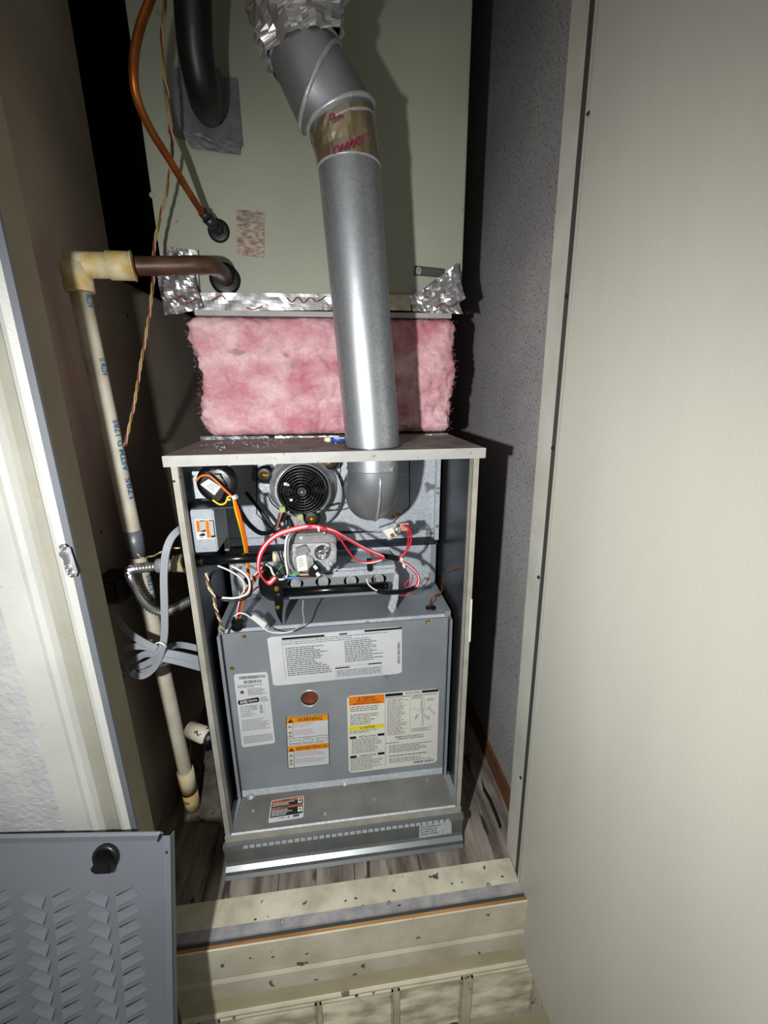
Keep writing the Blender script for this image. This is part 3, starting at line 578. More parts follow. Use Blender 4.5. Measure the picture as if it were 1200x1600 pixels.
# burner box
Yb = .118
bx0, bx1 = -.118, .112
zT, zB = .565, .533
holes = []
for (x, y) in ((462,912),(505,909),(549,907.5),(592,905)):
    c = at(x, y, Y=Yb); holes.append(c)
fa = [(bx0,Yb,at(425,898,Y=Yb).z),(bx1,Yb,at(615,893,Y=Yb).z),(bx1,Yb,at(615,927,Y=Yb).z),(bx0,Yb,at(425,938,Y=Yb).z)]
bs = holed(fa, [circ(c, u_, (0,0,1), .0145, 20, .011) for c in holes], (0,.0015,0), 'burner_shelf', 'galv_panel', F_)
for c in holes:
    B().tube([c+Vector((0,.0,-.001)), c+Vector((0,.05,-.001))], .0095, 16).lathe(c+Vector((0,.001,-.001)), (0,-1,0), [(0,.0095),(.0,.007),(-.01,.006),(-.012,0)], 18).build('burner_tube', 'castal', bs)
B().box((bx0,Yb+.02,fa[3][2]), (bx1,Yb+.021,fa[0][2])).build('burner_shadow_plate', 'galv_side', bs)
B().slab([at(x,y,Y=Yb-.004) for x,y in ((520,889),(617,882),(617.5,895),(519,902))], (0,.0015,0)).box((bx0,Yb-.004,at(440,897,Y=Yb).z),(bx1,YB,at(440,897,Y=Yb).z+.0012)).build('top_bar', 'galv_b', bs)
screw(bs, at(526,892,Y=Yb-.004), (0,-1,0), .0012, 'black')
B().slab([at(x,y,Y=Yb-.005) for x,y in ((617,894),(623,899),(622,935),(614,962),(606,950),(611,935))], (.0012,.012,0)).box((bx1,Yb,ZL),(bx1+.0012,YB-.01,at(615,893,Y=Yb).z)).build('side_bracket', 'galv_b', bs)
# manifold with black elbow and bracket
Ym = .09
mf = B().tube([at(430,927,Y=Ym), at(600,916,Y=Ym)], .0085, 20).build('gas_manifold', 'blackpaint', F_)
B().tube(smooth_path([at(422,893,Y=Ym-.02), at(417,905,Y=Ym-.015), at(418,920,Y=Ym-.01), at(428,927,Y=Ym), at(440,926.5,Y=Ym)]), .0135, 16).build('manifold_elbow', 'blackplastic', mf)
B().tube([at(596,916,Y=Ym), at(606,915.5,Y=Ym)], .0075, 6).build('end_plug', 'blackpaint', mf)
mb = B().slab([at(x,y,Y=Ym-.012) for x,y in ((427,911),(442,911),(443,940),(441,960),(441,976),(433,962),(430,952))], (0,.0018,0)).build('manifold_bracket', 'blackpaint', F_)
screw(mb, at(431.5,920,Y=Ym-.012), (0,-1,0), .0036, 'brass'); screw(mb, at(434,949,Y=Ym-.012), (0,-1,0), .0028, 'brass')
# black clip over the bar
B().slab([at(x,y,Y=Yb-.014) for x,y in ((573,873),(582,873),(582,890),(579,894),(574,892))], (0,.004,0)).build('wire_clip', 'blackplastic', F_, bevel=.0008)
# ignition limit switch below the flue elbow
ls = B().slab([at(x,y,Y=.075) for x,y in ((593,826),(618,817),(630,835),(607,845))], (0,.012,0)).build('limit_switch', 'alum', F_, bevel=.001)
B().slab([at(x,y,Y=.074) for x,y in ((598,829),(613,824),(620,836),(607,841))], (0,-.0008,0)).build('switch_face', 'paper2', ls)
B().disc(at(613,836,Y=.073), (0,-1,0), .0035, .002, 16).build('rivet', 'brass', ls)
B().lathe(at(623,828,Y=.074), (.3,-1,0), [(0,.009),(.003,.009),(.005,.006),(.005,0)], 18).build('cap', 'chrome', ls)
# black strain relief on the ledge
sr = at(371,985,Y=.088); b = B(); b.lathe(Vector((sr.x,.096,ZL)), (0,0,1), [(0,.013),(.004,.013),(.005,.009),(.011,.009),(.012,.011),(.016,.011),(.017,.008),(.021,.008),(.021,0)], 14, 0, False); b.build('cable_bushing', 'blackplastic', F_)
# copper probe line right with grommet
gm = at(673,950,Z=ZL+.001); B().lathe(gm, (0,0,1), [(0,.0105),(.002,.010),(.003,.006),(.003,0)], 18).build('grommet', 'rubber', F_)
def wire(pp, Y, m, r=.0013, name='wire', k=6, n=6, par=None):
    return B().tube(smooth_path(path(pp, Y), k), r, n).build(name, m, F_ if par is None else par)
wire([(729,884,.012),(716,889,.04),(697,896,.09),(692,913,.11),(689,925,.12),(676,934,.115),(673,942,.12),(674,951,.121)], .1, 'copper', .0017, 'probe_line')
# hose from pressure switch to blower
wire([(362,772,.05),(376,800,.06),(390,820,.09),(408,833,.11),(426,829,.13),(437,813,.14),(441,800,.17)], .1, 'rubber', .0042, 'rubber_hose', n=10)
wire([(441,800,.17),(452,815,.16),(455,835,.15),(444,840,.14),(430,828,.15),(405,795,.16),(385,770,.19)], .1, 'rubber', .0034, 'rubber_hose', n=8)
# orange and yellow pair
wire([(306,752),(314,744),(326,743),(338,752),(352,766),(364,777)], .012, 'w_orange', .0016)
wire([(332,781),(343,788),(352,786),(357,776),(366,778)], .012, 'w_yellow', .0014)
for dx, mm in ((-2,'w_yellow'),(1,'w_orange'),(3,'w_orange')):
    wire([(365+dx*.3,778,.012),(370+dx,798,.02),(376+dx,820,.03),(382+dx,845,.05),(386+dx*.6,875,.07),(388+dx*.5,903,.08)], .02, mm, .0015)
b = B(); b.lathe(at(367,777,Y=.01), (1,-.3,.4), [(-.003,.0),(-.003,.0035),(.003,.0035),(.003,0)], 8, 0, False); b.box(at(356,782,Y=.008),at(361,779,Y=.012)); b.build('cable_tie', 'conn_w', F_)
# connectors under the fan
for (x, y) in ((441,797),(469,809)):
    B().slab([at(x+a,y+b_,Y=.10) for a,b_ in ((-5,-4),(4,-5),(5,3),(-3,5))], (0,.008,0)).build('plug_connector', 'conn_g', F_, bevel=.0008)
wire([(440,801),(436,812),(431,829)], .1, 'w_pink', .0022); wire([(437,802),(434,814),(430,828)], .098, 'w_brown', .0018)
wire([(468,813),(464,820),(458,831)], .1, 'w_pink', .002)
wire([(418,770,.16),(424,785,.15),(436,796,.11)], .1, 'w_black', .0012); wire([(452,800,.12),(462,806,.11)], .1, 'w_black', .0012)
wire([(505,792,.13),(520,788,.12),(530,786,.12),(527,795,.12),(515,798,.12),(498,797,.12)], .1, 'w_black', .0012)
# main red / white bundle
main = [(430,902),(420,911),(410,903),(404,888),(406,868),(416,850),(433,836),(455,828),(480,823),(502,825),(522,830),(545,843),(572,858),(600,870)]
for i, mm in enumerate(('w_red','w_white','w_red')):
    wire([(x+(i-1)*1.6, y+(i-1)*2.2) for x, y in main], .03-.002*i, mm, .0017, k=8)
wire([(478,826),(488,821),(500,822),(511,828)], .026, 'w_red', .0017)
wire([(520,830),(532,843),(545,862),(556,874),(572,878),(588,875),(600,873)], .045, 'w_red', .0015); wire([(556,875),(575,880),(597,875)], .047, 'w_white', .0012)
B().lathe(at(498,826,Y=.026), (1,0,0), [(-.0015,0),(-.0015,.005),(.0015,.005),(.0015,0)], 10, 0, False).build('cable_tie', 'conn_w', F_)
def sleeve(pp, Y, r, name='corrugated_sleeve', m='blackplastic', pitch=.0028, par=None):
    P = smooth_path(path(pp, Y), 10); out = []; R = []; acc = 0
    Lt = sum((P[i+1]-P[i]).length for i in range(len(P)-1)); n = max(4, int(Lt/pitch)*2); d = 0; j = 0
    cum = [0]
    for i in range(len(P)-1): cum.append(cum[-1]+(P[i+1]-P[i]).length)
    for k in range(n+1):
        t = Lt*k/n
        while j < len(cum)-2 and cum[j+1] < t: j += 1
        f = (t-cum[j])/max(1e-9, cum[j+1]-cum[j]); out.append(P[j].lerp(P[j+1], f)); R.append(r if k % 2 else r*.68)
    return B().tube(out, R, 12, smooth=False).build(name, m, F_ if par is None else par)
sleeve([(594,868),(608,870),(622,873)], .05, .0058); sleeve([(589,923),(605,926),(630,924),(651,917)], .06, .0048)
wire([(622,872),(632,865),(641,850),(642,835),(638,825),(630,821)], .055, 'w_red', .0017); wire([(622,871),(634,861),(638,845),(637,828)], .058, 'w_red', .0015)
for i, mm in enumerate(('w_red','w_white','w_red')): wire([(622,874+i),(638,882+i*1.5),(650,893+i*1.5),(656-i*1.5,906),(653-i*1.5,915),(647,920)], .058, mm, .0015)
wire([(645,898),(643,910),(636,918),(632,914),(640,905)], .07, 'w_red', .0011)
wire([(573,904),(575,912),(582,919),(590,923)], .06, 'w_white', .0013); wire([(646,922),(635,930),(623,930)], .08, 'w_red', .0011)
for (x, y) in ((627,874),(631,884)): B().lathe(at(x,y,Y=.055), (1,0,.3), [(-.002,0),(-.002,.0045),(.002,.0045),(.002,0)], 8, 0, False).build('cable_tie', 'conn_w', F_)
B().box(at(625,818,Y=.07), at(637,827,Y=.078)).build('spade_connector', 'w_pink', F_)
# wires left of the valve
wire([(458,830,.05),(449,838,.03),(446,852,.028),(446,875,.028),(449,893,.03),(446,903,.035),(436,905,.04),(427,897,.045),(422,886,.05),(412,880,.06)], .03, 'w_white', .0018)
wire([(461,831,.05),(453,840,.031),(450,855,.03),(451,880,.03),(458,892,.035)], .03, 'w_grey', .0018)
wire([(430,829,.05),(431,845,.03),(436,865,.027),(443,885,.027),(447,898,.03)], .03, 'w_black', .0016)
wire([(418,882),(430,888),(441,900)], .05, 'w_black', .0013); wire([(424,903),(432,897),(439,886),(446,884)], .055, 'w_green', .0013)
wire([(443,903),(455,903),(470,903)], .034, 'w_blue', .0019); wire([(448,896),(458,899),(468,895)], .034, 'w_green', .0016); wire([(468,898),(476,898),(484,897)], .034, 'w_pink', .0017); wire([(468,903),(484,902)], .034, 'w_brown', .0017)
# bundle down to the bushing
for i, mm in enumerate(('w_white','w_red','w_black','w_orange','w_brown','w_pink')):
    o_ = (i-2.5)*1.5; wire([(414,882+i*1.5,.06),(402+o_,898,.065),(392+o_,912,.07),(382+o_,928,.08),(376+o_*.9,945,.085),(372+o_*.8,968,.095)], .07, mm, .0015)
wire([(410,912),(398,921),(385,935)], .07, 'w_red', .0014)
wire([(384,903,.07),(389,912,.07)], .07, 'w_black', .004)
# white and black loop at left
lp = [(362,885),(378,894),(389,905),(391,920),(385,930),(367,935.5),(348,935),(334,926),(326,912),(327,897),(336,887)]
wire([(x-1,y-1) for x,y in lp[:7]], .03, 'w_white', .0019); wire([(x+2,y+3) for x,y in lp], .034, 'w_black', .002)
wire([(340,884),(355,890),(372,900),(381,912),(381,926)], .04, 'w_white', .0015)
# connector wire across the ledge
wire([(366,963),(374,958),(384,960),(394,967)], .06, 'w_white', .0014); wire([(378,957),(388,959),(396,966)], .062, 'w_black', .0012)
B().slab([at(x,y,Y=.045) for x,y in ((391,966),(396,961),(417,975),(412,983))], (0,.007,0)).build('plug_connector', 'conn_w', F_, bevel=.001)
wire([(414,980),(428,986),(445,988),(460,984),(473,976),(475,968),(473,955),(474,938)], .05, 'w_grey', .0014); wire([(411,982),(424,988),(442,989),(458,986)], .048, 'w_white', .0011)
def twist(pp, Y, ms, r=.0011, R=.0016, pitch=.028, parent=None, name='wire', k=12, amp=1.):
    P = smooth_path(path(pp, Y), k)
    for i, mm in enumerate(ms):
        Q = []; d = 0
        for j, p in enumerate(P):
            if j: d += (P[j]-P[j-1]).length
            a = 2*math.pi*(d/pitch+i/len(ms)); Q.append(p+Vector((math.cos(a), math.sin(a), .0))*R)
        B().tube(Q, r, 6).build(name, mm, parent if parent is not None else F_)
twist([(322,895,.02),(326,915,.015),(334,932,.01),(337,950,.012),(343,968,.02),(349,990,.05)], .02, ('w_dyellow','w_brown','w_white'))
# paint marks: small holes and bits on side frames
for (x, y) in ((282,746),(272,752)): B().disc(at(x,y,Y=-.0002), (0,-1,0), .0018, .0006, 10).build('frame_hole', 'black', F_)
B().slab([at(x,y,Y=-.001) for x,y in ((735,937),(738,936),(735,1002),(732,1003))], (0,-.0006,0)).build('paint_chip', 'paper2', F_)

# ================================================================== FLUE PIPE
FL = thing('flue_pipe', 'galvanised round flue pipe rising from the furnace top through an adjustable elbow', 'pipe')
YF = .0515
def ring(l, r, rad=None, n=40, Yc_=YF):
    """ring of a pipe from its left and right silhouette points"""
    a = at(l[0], l[1], Y=Yc_); b_ = at(r[0], r[1], Y=Yc_); c = (a+b_)/2; h = (b_-a)/2; ry = rad or PR
    return [c+h*math.cos(2*math.pi*k/n)+Vector((0,1,0))*ry*math.sin(2*math.pi*k/n) for k in range(n)]
def loft(rings, name, m, parent, cap=False, mi=None, smooth=True):
    b = B(); n = len(rings[0])
    for i in range(len(rings)-1):
        b.add(rings[i]+rings[i+1], [(k,(k+1)%n,(k+1)%n+n,k+n) for k in range(n)], 0, smooth)
    o = b.build(name, m, parent)
    bm = bmesh.new(); bm.from_mesh(o.data); bmesh.ops.remove_doubles(bm, verts=bm.verts, dist=1e-5); bm.to_mesh(o.data); bm.free(); return o
z_in = ring((541.5,704),(624.5,704)); low = [p-Vector((-.001,0,.04)) for p in z_in]
top = ring((497,264),(593,263))
loft([low, z_in]+[[a.lerp(b_, t/6) for a, b_ in zip(z_in, top)] for t in range(1,7)], 'straight_pipe', 'pipe', FL)
b = B(); # longitudinal lock seam on the right
b.tube([z_in[7], top[7]], .0012, 5); b.build('lock_seam', 'pipe', FL)
Br = ring((482,204),(583,166), .0425); Cr = ring((469,200),(531,78), .0455); Cr2 = ring((467,193),(526,76), .0455); Tr = ring((422,96),(529,72), .045); Tr2 = ring((419,84),(527,64), .046)
el = loft([ring((486,222),(584,190),.042), Br, Cr], 'elbow_gore', 'elbowm', FL); loft([Cr, Tr], 'elbow_gore', 'elbowm', FL); loft([Tr, Tr2], 'elbow_collar', 'elbowm', FL)
def bead(rg, r=.0022, m='alum', par=FL): B().tube(rg+[rg[0]], r, 8, cap=False).build('bead', m, par)
bead(Br, .0032); bead(Cr, .003); bead(Tr, .0022); bead(top, .0016)
bead(ring((492,222),(584,188),.0425), .0018)
# foil tape band (printed)
t0, t1 = ring((496,263),(594,262),.0422), ring((484,212),(584.5,178),.0432)
def foilring(rings, name, m, amp, sub=5, par=FL, seed=0):
    rr = []
    for i in range(len(rings)-1):
        for j in range(sub): rr.append([a.lerp(b_, j/sub) for a, b_ in zip(rings[i], rings[i+1])])
    rr.append(rings[-1]); out = []
    for g in rr:
        c = sum(g, Vector())/len(g); out.append([p+(p-c).normalized()*(amp*(noise.noise(p*55+Vector((seed,0,0)))+.6*noise.noise(p*140))) for p in g])
    return loft(out, name, m, par, smooth=False)
tp = foilring([t0, t1], 'foil_tape', 'foil_y', .0019, 6)
def scribble(pp, Y, m='magenta', r=.0012, par=None, name='print'): return B().tube(smooth_path(path(pp, Y), 4), r, 4).build(name, m, par)
scribble([(515,188),(516,180),(521,178),(522,184),(517,186)], .0065, r=.0009, par=tp); scribble([(526,186),(530,181),(537,181)], .0065, r=.0009, par=tp)
scribble([(521,240),(523,231),(528,228),(530,236),(535,226),(538,233),(543,222),(545,230),(551,217),(553,228),(559,213),(562,222),(567,211),(575,210)], .0065, r=.0011, par=tp)
# foil wrapped upper section
rg0 = ring((380,-140),(536,-140),.062); rg = [ring((425,104),(532,78),.049), ring((412,85),(533,60),.056), ring((395,40),(538,28),.062), ring((388,0),(540,-5),.064), ring((384,-60),(538,-62),.062), ring((380,-140),(536,-140),.062)]
rg.append([p+Vector((0,0,.32)) for p in rg0]); foilring(rg, 'foil_wrap', 'foil', .011, 7, seed=3)
# lower stamped elbow inside the furnace
c0 = Vector((at(585,742,Y=YF).x, YF, HT-.02)); R_ = .0415
P = [c0+Vector((0,0,.012)), c0, c0-Vector((0,0,.022))]; zc = c0.z-.022; bend = .05
for k in range(1, 11):
    a = k/10*math.pi/2; P.append(Vector((c0.x-.004*k/10, YF+bend*(1-math.cos(a)), zc-bend*math.sin(a))))
P += [P[-1]+Vector((0,.09,0))]
loel = B().tube(P, [R_+.001]*3+[R_]*11, 40, cap=False).build('lower_elbow', 'elbowm', FL)
ridge = []
for i, p in enumerate(P[2:-1]):
    a = max(0, (i))/10*math.pi/2; outd = Vector((.12, -math.cos(a), -math.sin(a))).normalized(); ridge.append(p+outd*(R_+.0008))
B().tube(ridge, .0022, 6).build('stamped_ridge', 'alum', loel)
B().lathe(c0-Vector((0,0,.014)), (0,0,1), [(-.002,R_+.0008),(0,R_+.003),(.002,R_+.0008)], 40).lathe(c0, (0,0,1), [(-.014,R_+.0018),(.02,R_+.0018)], 40).build('collar', 'pipe', loel)
screw(loel, at(612,733,Y=YF-.036), (.6,-1,0), .003, 'chrome')
B().lathe((PC.x,PC.y,HT+.0006), (0,0,1), [(0,PR+.001),(.0008,PR+.003),(0,PR+.0055)], 36).build('collar_ring', 'dkmetal', FL)

# ================================================================== COIL CABINET
CY = .236
CC = thing('coil_cabinet', 'sage green sheet metal coil cabinet above the pink insulation', 'cabinet')
xl = at(222,200,Y=CY).x; xr_ = at(731,200,Y=CY).x; zbot = at(500,470,Y=CY).z
B().box((xl,CY,zbot), (xr_,.84,1.93)).build('body', 'coil', CC, bevel=.002)
for (x, y) in ((238,305),(727,166),(720,328),(246,18)): screw(CC, at(x,y,Y=CY), (0,-1,0), .003, 'coil', hexhead=False)
L = Label([at(x,y,Y=CY-.0014) for x,y in ((369,327),(413,330),(413,402),(371,399))], (0,-1,0), 'worn', CC, text='worn brown and white sticker')
L.lines(.05,.04,.95,.28,6,'ink',wl=.06,th=.3).done()
L = Label([at(x,y,Y=CY-.0014) for x,y in ((648,415),(695,420),(693,434),(647,430))], (0,-1,0), 'plate', CC, text='dark grey foil rating plate')
L.poly([(.14+.085*math.cos(a),.5+.36*math.sin(a)) for a in [k*math.pi/8 for k in range(16)]],'paper2',1).poly([(.14+.065*math.cos(a),.5+.28*math.sin(a)) for a in [k*math.pi/8 for k in range(16)]],'plate',2).text('UL',.10,.32,.18,.68,'paper2',3)
L.lines(.30,.2,.92,.85,5,'ductape',wl=.03,th=.22).frame(0,0,1,1,.01,'black',2,tv=.05).done()
def crumple(corners, name, m, parent, amp, nu=14, nv=10, Y=CY-.004, seed=0, f=26, smooth=False, edge=.5):
    a, b1, c_, d = [at(x, y, Y=Y) if not isinstance(x, Vector) else x for x, y in corners]
    vs = []
    for j in range(nv+1):
        for i in range(nu+1):
            u, v = i/nu, j/nv; p = (a*(1-u)+b1*u)*(1-v)+(d*(1-u)+c_*u)*v
            q = p*f+Vector((seed*3.1,0,seed)); e = 1 if 0 < i < nu and 0 < j < nv else edge
            vs.append(p+Vector((amp*.35*noise.noise(q+Vector((9,0,0)))*e*1.2, -abs(amp*noise.noise(q))-abs(amp*.8*noise.noise(q*2.7)), amp*.35*noise.noise(q+Vector((0,7,0))))))
    b = B().add(vs, [(j*(nu+1)+i, j*(nu+1)+i+1, (j+1)*(nu+1)+i+1, (j+1)*(nu+1)+i) for j in range(nv) for i in range(nu)], 0, smooth)
    o = b.build(name, m, parent)
    return o
crumple([(272,105),(345,108),(345,232),(262,208)], 'duct_tape_patch', 'ductape', CC, .0012, 10, 8, seed=1, f=30)
crumple([(335,119),(371,122),(380,230),(330,222)], 'duct_tape_patch', 'ductape', CC, .0016, 8, 10, CY-.003, seed=2, f=30)
crumple([(282,205),(378,218),(375,243),(300,232)], 'duct_tape_patch', 'ductape', CC, .003, 12, 5, CY-.005, seed=3, f=40)
# foil tape along the bottom edge
fo = crumple([(303,457),(520,460),(518,485),(300,486)], 'foil_tape', 'foil', CC, .0022, 40, 5, CY-.012, seed=4, f=16)
crumple([(603,461),(655,460),(655,486),(603,485)], 'foil_tape', 'foil_y', CC, .002, 12, 5, CY-.012, seed=5)
fl1 = crumple([(261,386),(309,392),(312,460),(258,440)], 'foil_tape', 'foil', CC, .005, 10, 12, CY-.008, seed=6, f=30)
fl2 = crumple([(248,430),(302,424),(318,484),(258,492)], 'foil_tape', 'foil', CC, .010, 14, 14, CY-.02, seed=7, f=30)
fr1 = crumple([(662,452),(713,412),(727,466),(664,500)], 'foil_tape', 'foil', CC, .010, 14, 14, CY-.018, seed=8, f=30)
fr2 = crumple([(640,462),(700,440),(724,490),(645,488)], 'foil_tape', 'foil', CC, .008, 14, 8, CY-.014, seed=9, f=30)
for k, (pp, par, Y) in enumerate((([(448,465),(456,472),(465,464),(474,473),(484,465),(495,471),(508,463)], fo, CY-.019), ([(385,480),(395,484),(410,478)], fo, CY-.019), ([(268,412),(272,396),(280,404)], fl1, CY-.018), ([(272,470),(285,462),(292,474),(306,466)], fl2, CY-.036), ([(680,482),(692,474),(703,480),(716,470)], fr1, CY-.034), ([(668,464),(674,458),(682,462)], fr2, CY-.024), ([(330,470),(345,462),(352,468)], fo, CY-.019))):
    scribble(pp, Y, r=.0008, par=par)
# white flange strip under foil
B().box((at(305,490,Y=.215).x,.212,at(400,494,Y=.215).z), (at(705,490,Y=.215).x,.40,at(400,486,Y=.215).z)).build('plenum_flange', 'cover_lip', CC)

# ================================================================== INSULATION
IN = thing('plenum_insulation', 'pink glass wool batt wrapped around the plenum on the furnace top', 'insulation')
xa, xb = at(300,600,Y=.205).x, at(716,600,Y=.205).x; za, zb2 = HT+.004, at(500,495,Y=.205).z
def wool():
    nx, nz, ny = 120, 64, 40; x0, x1, z0_, z1_, y0, y1 = xa+.004, xb-.004, za, zb2, .212, .62
    vs = []; fs = []; idx = {}
    def P_(x, y, z, nrm):
        p = Vector((x,y,z)); q = p*16
        h = .008*noise.noise(q)+.006*noise.noise(q*2.3+Vector((3,1,7)))-.007*abs(noise.noise(q*3.4+Vector((1,4,2))))+.0035*noise.noise(q*6.5)+.0025*noise.noise(q*13)
        h -= .010*max(0, noise.noise(p*11+Vector((5,5,5)))-.25)
        return p+Vector(nrm)*h
    # profile wraps: right side (back->front), front, left side (front->back)
    prof = []
    for i in range(ny+1): prof.append((x1, y1+(y0+.02-y1)*i/ny, (1,0,0)))
    for k in range(1,7): a = k/7*math.pi/2; prof.append((x1-.02+.02*math.cos(a), y0+.02-.02*math.sin(a), (math.cos(a),-math.sin(a),0)))
    for i in range(nx+1): prof.append((x1-.02+(x0+.02-x1+.02)*i/nx, y0, (0,-1,0)))
    for k in range(1,7): a = k/7*math.pi/2; prof.append((x0+.02-.02*math.sin(a), y0+.02-.02*math.cos(a), (-math.sin(a),-math.cos(a),0)))
    for i in range(ny+1): prof.append((x0, y0+.02+(y1-y0-.02)*i/ny, (-1,0,0)))
    n = len(prof)
    for j in range(nz+1):
        v = j/nz; e = min(v, 1-v); pull = .012*max(0, 1-e/.07)**2
        for (x, y, nr) in prof:
            p = P_(x, y, z0_+(z1_-z0_)*v, nr); vs.append(p-Vector(nr)*pull)
    fs = [(j*n+i, j*n+i+1, (j+1)*n+i+1, (j+1)*n+i) for j in range(nz) for i in range(n-1)]
    k0 = nz*n; fs.append(tuple(range(k0, k0+n)))
    fs.append(tuple(range(n))[::-1])
    return B().add(vs, fs, 0, True), prof
wb, prof = wool(); wb.build('batt', 'pink', IN)
b = B()
for i in range(6500):
    pr_ = random.choice(prof); z = random.uniform(za+.002, zb2-.002)
    if pr_[1] > .35 or pr_[2][1] > -.3: continue
    p = Vector((pr_[0], pr_[1], z)); nr = Vector(pr_[2]); q = p*16
    h = .010*noise.noise(q)+.006*noise.noise(q*2.3+Vector((3,1,7)))
    p = p+nr*(h+.0005)+Vector((random.uniform(-.002,.002),0,0)); t = Vector((random.uniform(-1,1), random.uniform(-.4,.4), random.uniform(-1,1))).normalized()*random.uniform(.002,.005)
    mid = p+t*.5+nr*random.uniform(.0008,.0035); e = p+t+nr*random.uniform(-.001,.0045); wv = Vector((0,0,1)).cross(t).normalized()*.00012+Vector((0,0,.00012))
    b.add([p-wv,p+wv,mid+wv,mid-wv,e], [(0,1,2,3),(3,2,4)])
b.build('loose_fibres', 'fibre', IN, kind='stuff')
crumple([(312,682),(420,681),(420,688),(315,689)], 'foil_facing', 'ductape', IN, .003, 24, 3, .19, seed=11, f=60)
crumple([(430,681),(535,681),(535,686),(430,686)], 'foil_facing', 'foil', IN, .002, 20, 3, .195, seed=12, f=60)
crumple([(664,678),(700,677),(700,685),(664,685)], 'foil_facing', 'foil', IN, .003, 10, 3, .19, seed=13, f=60)

# ================================================================== LINES ABOVE
SU = thing('suction_line', 'thick black foam insulated suction line entering the coil cabinet at the taped patch', 'pipe')
sp = smooth_path([at(300,-560,Y=.10), at(299,-330,Y=.10), at(298,-160,Y=.10), at(300,-60,Y=.115), at(302,20,Y=.13), at(306,80,Y=.145), at(314,125,Y=.16), at(320,152,Y=.178), at(324,168,Y=.205), at(327,176,Y=.245)], 6)
B().tube(sp, [.0235]*(len(sp)-10)+[.0235-.0005*i for i in range(10)], 24).build('foam_sleeve', 'foam', SU)
LQ = thing('liquid_line', 'bare copper refrigerant line curving down to the coil cabinet', 'pipe')
lp_ = smooth_path([at(262,-560,Y=.10), at(264,-300,Y=.10), at(260,-150,Y=.10), at(250,-60,Y=.09), at(236,-5,Y=.07), at(218,45,Y=.055), at(209,98,Y=.05), at(213,150,Y=.06), at(234,200,Y=.085), at(265,250,Y=.12), at(297,303,Y=.165), at(319,337,Y=.20)], 8)
B().tube(lp_, .0052, 16).build('copper_tube', 'copper', LQ)
B().tube([at(316,331,Y=.195), at(324,341,Y=.207)], .0075, 14).tube([at(323,340,Y=.206), at(336,354,Y=.222)], [.009,.0085], 14).tube([at(335,352,Y=.22), at(343,362,Y=.24)], .0105, 6).build('fitting', 'dkmetal', LQ)
B().lathe(at(342,361,Y=CY), (0,-1,0), [(0,.018),(.003,.0175),(.004,.013),(.004,0)], 24).build('grommet', 'rubber', LQ)
TW = thing('thermostat_wire', 'thin twisted yellow, white and brown wires hanging loose at the left', 'wire')
twist([(262,-300,.12),(262,-60,.12),(258,0,.12),(253,60,.13),(255,110,.14),(262,150,.15),(267,200,.16),(269,235,.165),(262,290,.17),(249,345,.17),(241,385,.165),(240,430,.15),(232,500,.14),(219,575,.13),(210,630,.12),(195,697,.11)], .15, ('w_dyellow','w_brown','w_pink'), r=.0012, R=.0016, pitch=.05, parent=TW, k=10)
# condensate drain: copper stub, cream elbow, white pipe down
CD = thing('condensate_drain', 'stained white plastic drain pipe with copper stub from the coil cabinet down to the floor', 'pipe')
cp = smooth_path([at(356,440,Y=.25), at(352,434,Y=.225), at(344,424,Y=.185), at(330,416,Y=.15), at(310,414,Y=.135), at(270,415,Y=.125), at(200,416,Y=.11)], 7)
B().tube(cp, .0128, 20).build('copper_stub', 'copperdk', CD)
B().lathe(at(352,436,Y=CY), (.1,-1,.1), [(-.004,.026),(.003,.026),(.005,.02),(.005,0)], 28).build('grommet', 'rubber', CD)
a_, b2 = at(119,414,Y=.085), at(209,416,Y=.10)
ef = B().tube([a_.lerp(b2,.98), b2], [.0195,.0195], 24, cap=True).tube([a_.lerp(b2,.55), a_.lerp(b2,.98)], [.0185,.0185], 24).tube([a_-Vector((.012,0,0)), a_.lerp(b2,.56)], .0165, 24).build('elbow_fitting', 'pvc_y', CD)
dn0 = at(117,412,Y=.085); dn1 = at(125,456,Y=.085)
B().tube([dn0, dn1], .0185, 24).build('down_socket', 'pvc_y', CD)
top_p = at(123,448,Y=.094); bot_p = at(302,1262,Z=ZF)
vp = B().tube([top_p.lerp(bot_p, t/10) for t in range(11)], .0134, 24).build('down_pipe', 'pvc', CD)
cpl = at(285,1205,Y=bot_p.y*.93); 
def onpipe(y):
    best = min((i/400 for i in range(401)), key=lambda t: abs(proj_y(top_p.lerp(bot_p, t))-y)); return top_p.lerp(bot_p, best)
def proj_y(p):
    d = p-CAM; return 800-FPX*d.dot(CU)/d.dot(CF)
B().tube([onpipe(1204), onpipe(1235)], .0165, 24).tube([onpipe(1235), bot_p], .0155, 24).build('coupling', 'pvc_y', CD)
B().tube([onpipe(828), onpipe(868)], .0141, 24).build('tape_band', 'ductape', CD)
